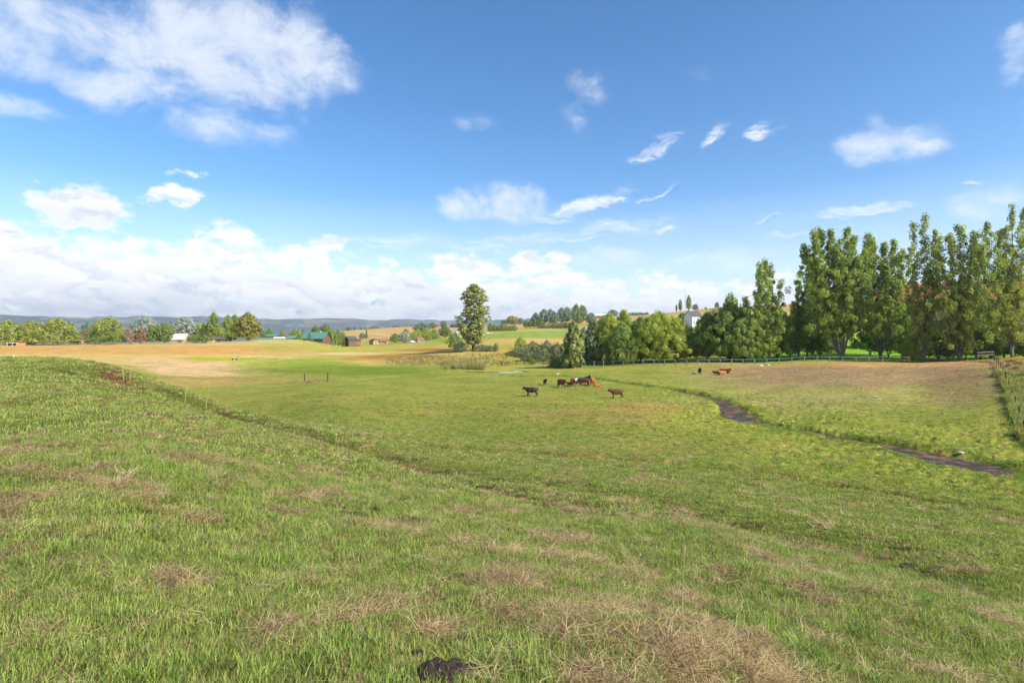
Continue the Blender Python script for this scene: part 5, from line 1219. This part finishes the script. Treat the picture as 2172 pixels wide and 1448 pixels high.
cow('reddish brown cow standing sideways nearest to the creek', 1308, 844.5, 1.28, PI + .12, 'brown', .3, -.02)
cow('dark calf standing by itself in front of the pale fence', 1484.5, 792.5, 1.15, -PI/2 - .2, 'black', .2, .0, name='calf', cat='calf')
cow('orange cow lying below the pale fence near the brown mound', 1532, 794, 1.5, PI + .5, 'red', .3, .1, lying=True)
cow('orange cow resting behind the other orange one by the mound', 1537, 791, 1.7, -PI/2 + .5, 'red', .2, .05, lying=True)
cow('black calf lying left of the two orange cows', 1521, 792, .95, PI, 'black', 0, 0, lying=True, name='calf', cat='calf')
print('objects done')

# ------------------------------------------------------------------ grass (uncountable: scattered clumps)
def blade_mat(name, g1, g2, s1, s2):
    m, t, out = new_mat(name)
    tint = N(t, 'ShaderNodeAttribute', attribute_name='tint', attribute_type='INSTANCER'); oi = N(t, 'ShaderNodeObjectInfo')
    v = N(t, 'ShaderNodeAttribute', attribute_name='var')
    rnd = mth(t, 'ADD', mth(t, 'MULTIPLY', oi.outputs['Random'], .5), mth(t, 'MULTIPLY', v.outputs['Fac'], .5))
    rnd = mrange(t, rnd, .2, .8); gcol = mixc(t, rnd, g1, g2); scol = mixc(t, rnd, s1, s2)
    # straw shows blade by blade: more of them the drier the clump
    dryb = mrange(t, mth(t, 'SUBTRACT', tint.outputs['Fac'], mth(t, 'MULTIPLY', v.outputs['Fac'], .8)), -.12, .12)
    col = mixc(t, dryb, gcol, scol)
    df = N(t, 'ShaderNodeBsdfPrincipled', i_Roughness=.55); df.inputs['Specular IOR Level'].default_value = .25; L(t, col, df.inputs['Base Color'])
    tr = N(t, 'ShaderNodeBsdfTranslucent'); L(t, mixc(t, 1.0, col, (1.0, 1.1, .5), 'MULTIPLY'), tr.inputs[0])
    mx = N(t, 'ShaderNodeMixShader', n_0=.38); L(t, df.outputs[0], mx.inputs[1]); L(t, tr.outputs[0], mx.inputs[2]); L(t, mx.outputs[0], out.inputs[0]); return m
M['blade'] = blade_mat('grass_blades', (.12, .20, .036), (.41, .51, .11), (.17, .09, .04), (.76, .58, .31))
def clump_mesh(seed, nb, rad, hmin, hmax, wid, flat=0.0, curl=.6, segs=3):
    rg = np.random.default_rng(seed); V = []; Fq = []; var = []
    for b in range(nb):
        a = rg.uniform(0, 2 * math.pi); rr_ = rad * math.sqrt(rg.uniform()); x0, y0 = math.cos(a) * rr_, math.sin(a) * rr_
        ln = rg.uniform(hmin, hmax); da = rg.uniform(0, 2 * math.pi); el0 = R(rg.uniform(50, 88)) * (1 - flat) + flat * R(rg.uniform(1, 17)); w_ = wid * rg.uniform(.6, 1.3)
        px_, py_, pz_ = x0, y0, (-.01 if flat < .5 else rg.uniform(0, .03)); vv = rg.uniform(); n0 = len(V)
        fa = rg.uniform(0, math.pi)
        for s in range(segs + 1):
            q = s / segs; ww = w_ * (1 - q ** 1.6) * .5 + (w_ * .02); tx, ty = -math.sin(da + fa * .3) * ww, math.cos(da + fa * .3) * ww
            V += [(px_ - tx, py_ - ty, pz_), (px_ + tx, py_ + ty, pz_ )]; var += [vv, vv]
            el = el0 - curl * q * rg.uniform(.6, 1.4)
            st = ln / segs; px_ += math.cos(da) * math.cos(el) * st; py_ += math.sin(da) * math.cos(el) * st; pz_ = max(pz_ + math.sin(el) * st, .004)
            da += rg.normal(0, .12 + .25 * flat)
        for s in range(segs): k = n0 + s * 2; Fq.append((k, k + 1, k + 3, k + 2))
    me = np_mesh('grass_clump', V, Fq, True); add_attr(me, 'var', var); me.materials.append(M['blade']); return me
def scatter(name, label, cat, meshes, P, rot, scl, idx, tint):
    coll = bpy.data.collections.new(name + '_tufts')
    for k, me in enumerate(meshes):
        o = bpy.data.objects.new('%s_tuft_%02d' % (name, k), me); coll.objects.link(o)
    pm = bpy.data.meshes.new(name); pm.vertices.add(len(P)); pm.vertices.foreach_set('co', np.asarray(P, np.float32).ravel())
    add_attr(pm, 'rot', rot, 'FLOAT_VECTOR'); add_attr(pm, 'scl', scl, 'FLOAT_VECTOR'); add_attr(pm, 'idx', idx, 'INT'); add_attr(pm, 'tint', tint)
    ob = link_mesh(name, pm); props(ob, label, cat, None, 'stuff')
    ng = bpy.data.node_groups.new(name, 'GeometryNodeTree')
    ng.interface.new_socket('Geometry', in_out='INPUT', socket_type='NodeSocketGeometry'); ng.interface.new_socket('Geometry', in_out='OUTPUT', socket_type='NodeSocketGeometry')
    gi = ng.nodes.new('NodeGroupInput'); go = ng.nodes.new('NodeGroupOutput'); ci_ = ng.nodes.new('GeometryNodeCollectionInfo'); ci_.inputs['Collection'].default_value = coll
    ci_.inputs['Separate Children'].default_value = True; ci_.inputs['Reset Children'].default_value = True
    ip = ng.nodes.new('GeometryNodeInstanceOnPoints'); ip.inputs['Pick Instance'].default_value = True
    def na_(nm, ty):
        n = ng.nodes.new('GeometryNodeInputNamedAttribute'); n.data_type = ty; n.inputs[0].default_value = nm; return n.outputs[0]
    ng.links.new(gi.outputs[0], ip.inputs['Points']); ng.links.new(ci_.outputs[0], ip.inputs['Instance']); ng.links.new(na_('idx', 'INT'), ip.inputs['Instance Index'])
    e2r = ng.nodes.new('FunctionNodeEulerToRotation'); ng.links.new(na_('rot', 'FLOAT_VECTOR'), e2r.inputs[0]); ng.links.new(e2r.outputs[0], ip.inputs['Rotation']); ng.links.new(na_('scl', 'FLOAT_VECTOR'), ip.inputs['Scale'])
    ng.links.new(ip.outputs[0], go.inputs[0]); md = ob.modifiers.new('scatter', 'NODES'); md.node_group = ng
    return ob
rgS = np.random.default_rng(77)
def sector(n, r0, r1, half=44.0):
    rr_ = np.sqrt(rgS.uniform(r0 ** 2, r1 ** 2, n)); th = np.radians(rgS.uniform(-half, half, n)); return rr_ * np.sin(th), rr_ * np.cos(th)
lawn = [clump_mesh(200 + k, 34, .075, .025, .065, .0040) for k in range(5)]
lush = [clump_mesh(220 + k, 26, .06, .05, .12, .0048, 0, .8, 4) for k in range(4)]
straw = [clump_mesh(240 + k, 30, .09, .08, .22, .0034, .9, .5, 4) for k in range(5)]
coarse = [clump_mesh(260 + k, 26, .10, .022, .05, .009, 0, .5, 2) for k in range(4)]
low_s = [clump_mesh(280 + k, 22, .12, .08, .20, .008, .9, .4, 3) for k in range(3)]
alls = lawn + lush + straw + coarse + low_s; o_l, o_u, o_s, o_c, o_w = 0, 5, 9, 14, 18
PP, RO, SC_, ID, TI = [], [], [], [], []
def addband(n, r0, r1, base_idx, cnt, smin, smax, mode):
    x, y = sector(n, r0, r1); d_ = dryness(x, y); s_ = soiliness(x, y); dcr_ = creek_dist(x, y); dpo_ = poly_dist(x, y, pond); ln = fbm(x / 1.1, y / 1.1, 3, 401, .6)
    u = rgS.uniform(0, 1, n); tuft = sstep(.55, .68, ln)
    if mode == 'green': keep = (u > d_ * .6) & (u > s_ * .85)
    elif mode == 'lush': keep = (u < tuft * (1 - d_ * .8) * .6)
    else: keep = (u < d_ * .95 + .05 * (1 - s_))
    keep &= (dcr_ > 1.3) & (dpo_ > 1.8) & (rgS.uniform(0, 1, n) > sstep(30, 66, np.hypot(x, y)))
    keep &= rgS.uniform(0, 1, n) > .75 * np.maximum(np.exp(-(poly_dist(x, y, trail_b) / 1.6) ** 2) * fbm(x / 1.2, y / 1.2, 3, 9) * 1.3 * sstep(9, 16, np.hypot(x, y)), np.exp(-(poly_dist(x, y, trail_a) / .8) ** 2))
    x, y, d_, ln, tuft = x[keep], y[keep], d_[keep], ln[keep], tuft[keep]; k = len(x)
    z = height(x, y); PP.append(np.stack([x, y, z], 1))
    RO.append(np.stack([rgS.normal(0, .12, k), rgS.normal(0, .12, k) + .06, rgS.uniform(0, 6.28, k)], 1))
    s = rgS.uniform(smin, smax, k) * (1 if mode != 'lush' else (.7 + .6 * tuft)); SC_.append(np.stack([s, s, s * rgS.uniform(.7, 1.2, k)], 1))
    ID.append(base_idx + rgS.integers(0, cnt, k))
    TI.append(np.clip(.22 + .55 * d_ + rgS.normal(0, .14, k), 0, 1) if mode == 'green' else (np.full(k, .02) if mode == 'lush' else np.clip(rgS.normal(.92, .12, k), 0, 1)))
addband(15000, 1.9, 6, o_l, 5, .8, 1.35, 'green'); addband(20000, 6, 13, o_l, 5, 1.1, 1.7, 'green'); addband(30000, 13, 26, o_c, 4, 1.2, 2.0, 'green'); addband(46000, 26, 66, o_c, 4, 1.8, 3.0, 'green')
addband(5000, 1.9, 6, o_u, 4, .7, 1.2, 'lush'); addband(9000, 6, 14, o_u, 4, .8, 1.3, 'lush')
addband(11000, 1.9, 6.5, o_s, 5, .8, 1.3, 'straw'); addband(16000, 6.5, 15, o_s, 5, 1.0, 1.7, 'straw'); addband(12000, 15, 40, o_w, 3, 1.2, 2.4, 'straw')
# creek banks: rank clumpy growth
L_ = np.array(creek); seg = rgS.integers(0, len(L_) - 1, 9000); tq = rgS.uniform(0, 1, 9000)[:, None]; c_ = L_[seg, :2] * (1 - tq) + L_[seg + 1, :2] * tq
td = L_[seg + 1, :2] - L_[seg, :2]; td /= np.linalg.norm(td, axis=1, keepdims=True) + 1e-9; nn_ = np.stack([td[:, 1], -td[:, 0]], 1)
off = rgS.choice([-1, 1], 9000) * (1.0 + rgS.exponential(1.6, 9000)); c_ = c_ + nn_ * (L_[seg, 2] * np.abs(off) * 1.0 + np.abs(off) * .5)[:, None] * np.sign(off)[:, None]
dc_ = creek_dist(c_[:, 0], c_[:, 1]); c_ = c_[(dc_ > 1.6) & (fbm(c_[:, 0] / 1.3, c_[:, 1] / 1.3, 3, 61) > .46)]; k = len(c_)
PP.append(np.stack([c_[:, 0], c_[:, 1], height(c_[:, 0], c_[:, 1])], 1)); RO.append(np.stack([np.zeros(k), np.zeros(k), rgS.uniform(0, 6.28, k)], 1)); s = rgS.uniform(1.6, 3.4, k); SC_.append(np.stack([s, s, s * .9], 1)); ID.append(o_c + rgS.integers(0, 4, k)); TI.append(np.clip(rgS.normal(.08, .08, k), 0, 1))
scatter('grass', 'short grazed grass with patches of flattened straw', 'grass', alls, np.concatenate(PP), np.concatenate(RO), np.concatenate(SC_), np.concatenate(ID), np.concatenate(TI))
# tall growth beyond the wire fence
n = 8000; y = rgS.uniform(44, 106, n); x = np.interp(y, fy[::-1], fx[::-1]) + rgS.exponential(4.5, n) + .1
al = rgS.uniform(0, 1, n) < .36; x = np.where(al, np.interp(y, fy[::-1], fx[::-1]) + rgS.normal(0, .3, n), x)
s = rgS.uniform(2, 6.5, n) * (.45 + 1.1 * fbm(x / 2.2, y / 2.2, 3, 88)) * (1 - .45 * sstep(80, 95, y)) * np.where(al, 1.7, 1.0); tg = [clump_mesh(300 + k, 26, .05, .05, .10, .006, 0, .5, 3) for k in range(4)]
scatter('tall_grass', 'rank tall grass beyond the wire fence on the right', 'tall grass', tg, np.stack([x, y, height(x, y)], 1), np.stack([rgS.normal(0, .1, n), rgS.normal(0, .1, n), rgS.uniform(0, 6.28, n)], 1), np.stack([s * .8, s * .8, s], 1), rgS.integers(0, 4, n), np.clip(.38 + .5 * sstep(76, 92, y) + rgS.normal(0, .2, n), 0, 1))
# reeds in the marsh
def reeds(name, label, px0, px1, d0, d1, n, hgt, tint):
    d_ = rgS.uniform(d0, d1, n); px = rgS.uniform(px0, px1, n); x = (px - CX) / F * d_; kp = fbm(x / 3, d_ / 3, 3, 71) > .43; x, d_ = x[kp], d_[kp]; k = len(x); s = rgS.uniform(.7, 1.2, k) * hgt * 10
    scatter(name, label, 'reeds', [clump_mesh(320 + q, 14, .035, .07, .11, .0045, 0, .18, 2) for q in range(3)], np.stack([x, d_, height(x, d_)], 1), np.stack([rgS.normal(0, .06, k), rgS.normal(0, .06, k), rgS.uniform(0, 6.28, k)], 1), np.stack([s, s, s], 1), rgS.integers(0, 3, k), np.clip(rgS.normal(tint, .2, k), 0, 1))
reeds('reeds', 'tall pale reeds standing behind the shallow pool', 940, 1030, 146, 168, 900, 1.7, .5)
reeds('marsh_reeds', 'patches of low reeds in the yellow marsh', 820, 1080, 165, 205, 1500, 1.0, .65)
reeds('gateway_weeds', 'pale dry weeds between the broken gateway posts', 648, 696, 108, 113, 120, .6, .9)
# single dry stalks
M['straw'] = surf_mat('dry_stalk', (.56, .46, .28), (.42, .33, .19), .8, 8, .1)
for k, (px, py, hgt, ln, lb) in enumerate([(1447, 1318, .62, .03, 'tall thin dry grass stalk standing alone on the near slope'), (1790, 1260, .35, -.12, 'short leaning dry stalk on the right slope'), (1535, 1225, .33, .05, 'thin dry stalk farther up the near slope'), (392, 858, .9, .10, 'dry stalk on the crest of the left hill'), (436, 866, .75, .22, 'leaning pair of stalks right of the crest stalk'), (712, 935, .55, .2, 'bent pale stalk beside the dark trail'), (262, 806, .7, -.1, 'straw coloured stalk left in the hill hollow'), (275, 808, .8, .14, 'straw coloured stalk right in the hill hollow')]):
    loc = hit(px, py); loc.z -= .02; th_ = thing('dry_stalk', lb, 'grass stalk', loc)
    MB().tube([(0,0,0),(ln*.3*hgt,0,hgt*.5),(ln*hgt*1.1,0,hgt)], [.003+.0003*loc.y,.0025+.0003*loc.y,.0012+.0002*loc.y], 5).build('stem', M['straw'], th_)
    MB().tube([(ln*hgt*1.0,0,hgt*.9),(ln*hgt*1.1,0,hgt*.96),(ln*hgt*1.15,.004,hgt*1.04)], [.002+.0003*loc.y,.005+.0005*loc.y,.001], 5).build('seed_head', M['straw'], th_)
print('grass done', sum(len(p) for p in PP))

# ------------------------------------------------------------------ air
m, t, out = new_mat('haze'); vp = N(t, 'ShaderNodeVolumePrincipled'); vp.inputs['Density'].default_value = 9e-5; vp.inputs['Color'].default_value = (.80, .89, 1.0, 1); vp.inputs['Anisotropy'].default_value = .3
L(t, vp.outputs[0], out.inputs['Volume']); M['haze'] = m
hb = MB().box(-8400, 8400, -8400, 8400, -140, 330).build('haze', m); props(hb, 'thin blue haze over the valley', 'haze', None, 'stuff')
